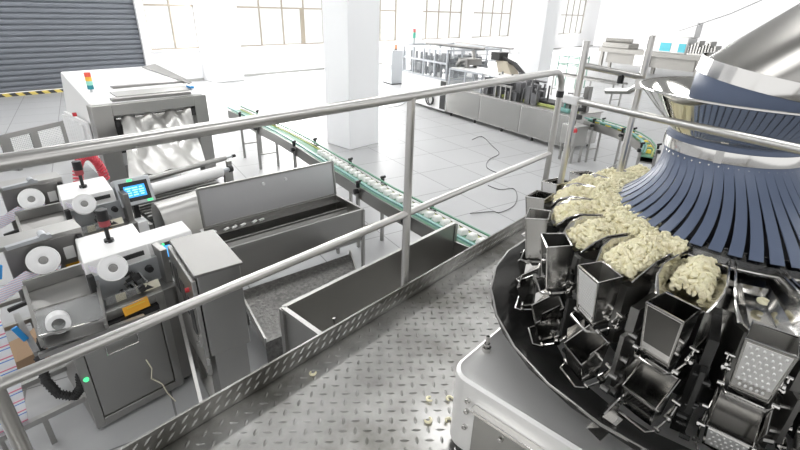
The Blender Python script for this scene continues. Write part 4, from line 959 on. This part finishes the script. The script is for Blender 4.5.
# ------------------------------------------------------------------ far right background
sf = thing('scaffold_frame', 'green tube frame standing beside the distant white column', 'frame', (-10.3, 24.5, 0), -.2)
for x in (-.6, .6):
    for y in (-.4, .4): MB().cyl((x, y, 0), (x, y, 1.55), .03, 8).build('upright', scaf, sf)
m = MB()
for z in (.55, 1.1, 1.45):
    for y in (-.4, .4): m.cyl((-.6, y, z), (.6, y, z), .025, 8)
    for x in (-.6, .6): m.cyl((x, -.4, z), (x, .4, z), .025, 8)
m.build('cross_bars', scaf, sf)
rt = thing('roller_table', 'thin-legged steel roller table in the far hall', 'table', (-8.1, 21.0, 0), -.30)
m = MB(); m.bar((-1.8, -.3, .95), (1.8, -.3, .95), .05, .08); m.bar((-1.8, .3, .95), (1.8, .3, .95), .05, .08)
for k in range(18): m.cyl((-1.7 + .2 * k, -.3, .97), (-1.7 + .2 * k, .3, .97), .03, 8)
m.build('roller_bed', steel_l, rt)
for x in (-1.6, 0, 1.6):
    for y in (-.3, .3): MB().bar((x, y, 0), (x, y, .92), .05, .05).build('leg', steel, rt)
    MB().bar((x, -.3, .3), (x, .3, .3), .03, .03).build('cross_bar', steel, rt)
lm = thing('coding_machine', 'distant beige machine line with teal panels behind the funnel', 'machine', (-9.4, 34.6, 0), -.25); lm.scale = (1.36, 1.36, 1.36)
m = MB(); m.box(-2.6, 2.8, -.5, .5, .85, 1.05); m.build('table', beige, lm)
for k in range(3):
    for y in (-.4, .4): MB().bar((-2.4 + 2.4 * k, y, 0), (-2.4 + 2.4 * k, y, .86), .14, .14).build('leg', beige, lm)
MB().box(-2.2, 2.2, -.3, .3, .35, .86).build('under_cabinet', beige, lm)
MB().box(-2.5, -1.0, -.45, .4, 1.05, 1.30).build('infeed_box', beige, lm, bevel=.04); m = MB(); m.cyl((-2.4, -.3, 1.40), (-1.2, .1, 1.40), .10, 12); m.build('roller', beige, lm)
MB().box(-.3, 1.7, -.4, .4, 1.05, 1.75).build('white_cover', whitem, lm, bevel=.05)
for a, b in ((-.20, .10), (.50, 1.0), (1.35, 1.66)): MB().box(a, b, -.42, -.40, 1.12, 1.48).build('teal_panel', tealscr, lm)
MB().box(.9, 1.8, -.2, .3, 1.75, 2.35).build('upper_box', whitep, lm, bevel=.03); m = MB()
for k in range(10): 
    x = 1.7 + .12 * k; m.box(x, x + .07, -.3, .2, 1.05, 1.4 + .08 * (k % 4))
m.box(1.7, 2.85, -.32, .22, 1.05, 1.12)
m.build('mechanism', steel_d, lm)
MB().box(-.6, .1, -.45, .3, .35, .85).build('drive_box', steel, lm)
rp = MB().tube([(-8.0, 33.6, 2.7), (-5.0, 30.0, 3.7), (-1.2, 25.4, 5.4), (3.0, 20.4, 7.5)], .022, 6).build('hanging_cable', cablem); tag(rp, 'thin dark cable slanting from the distant machine up to the ceiling', 'cable')
# cables on the floor
def fcable(P_, lb):
    P_ = [Vector((x, y, .012)) for x, y in P_]; out = []
    for i in range(len(P_) - 1):
        a, b, c, d = P_[max(i - 1, 0)], P_[i], P_[i + 1], P_[min(i + 2, len(P_) - 1)]
        for k in range(8):
            t = k / 8; out.append(.5 * ((2 * b) + (c - a) * t + (2 * a - 5 * b + 4 * c - d) * t * t + (3 * b - a - 3 * c + d) * t ** 3))
    out.append(P_[-1]); tag(MB().tube(out, .009, 6).build('floor_cable', cablem), lb, 'cable')
def flo(*q): return [tuple(at(x, y, 0)[:2]) for x, y in q]
fcable(flo((472, 140), (482, 137), (492, 146), (499, 154), (489, 160), (487, 168), (500, 174), (506, 172)), 'thin grey cable snaking over the floor in front of the long packing machine')
fcable(flo((488, 186), (500, 190), (513, 189), (517, 196), (514, 206), (500, 213), (492, 212), (470, 214)), 'grey cable lying in a loop on the floor left of the round hoppers')
fcable(flo((377, 112), (388, 108), (402, 105), (412, 96)), 'grey cable on the floor behind the white column')

# ------------------------------------------------------------------ daylight through the windows
for a, b in wins:
    l = bpy.data.lights.new('window_light', 'AREA'); l.shape = 'RECTANGLE'; l.size = b - a; l.size_y = 3.2; l.energy = 190 * (b - a); l.color = (1, .99, .97)
    o = bpy.data.objects.new('window_light', l); COL.objects.link(o); o.location = (WX + .05, (a + b) / 2, 3.2); o.rotation_euler = (0, -PI / 2, 0)

# ------------------------------------------------------------------ world and view
wd = bpy.data.worlds.new('world'); S.world = wd; wd.use_nodes = True
wd.node_tree.nodes['Background'].inputs[0].default_value = (1, 1, 1, 1); wd.node_tree.nodes['Background'].inputs[1].default_value = 1.0
S.view_settings.view_transform = 'Standard'; S.view_settings.look = 'None'; S.view_settings.gamma = 1; S.view_settings.use_curve_mapping = False
S.view_settings.exposure = .18
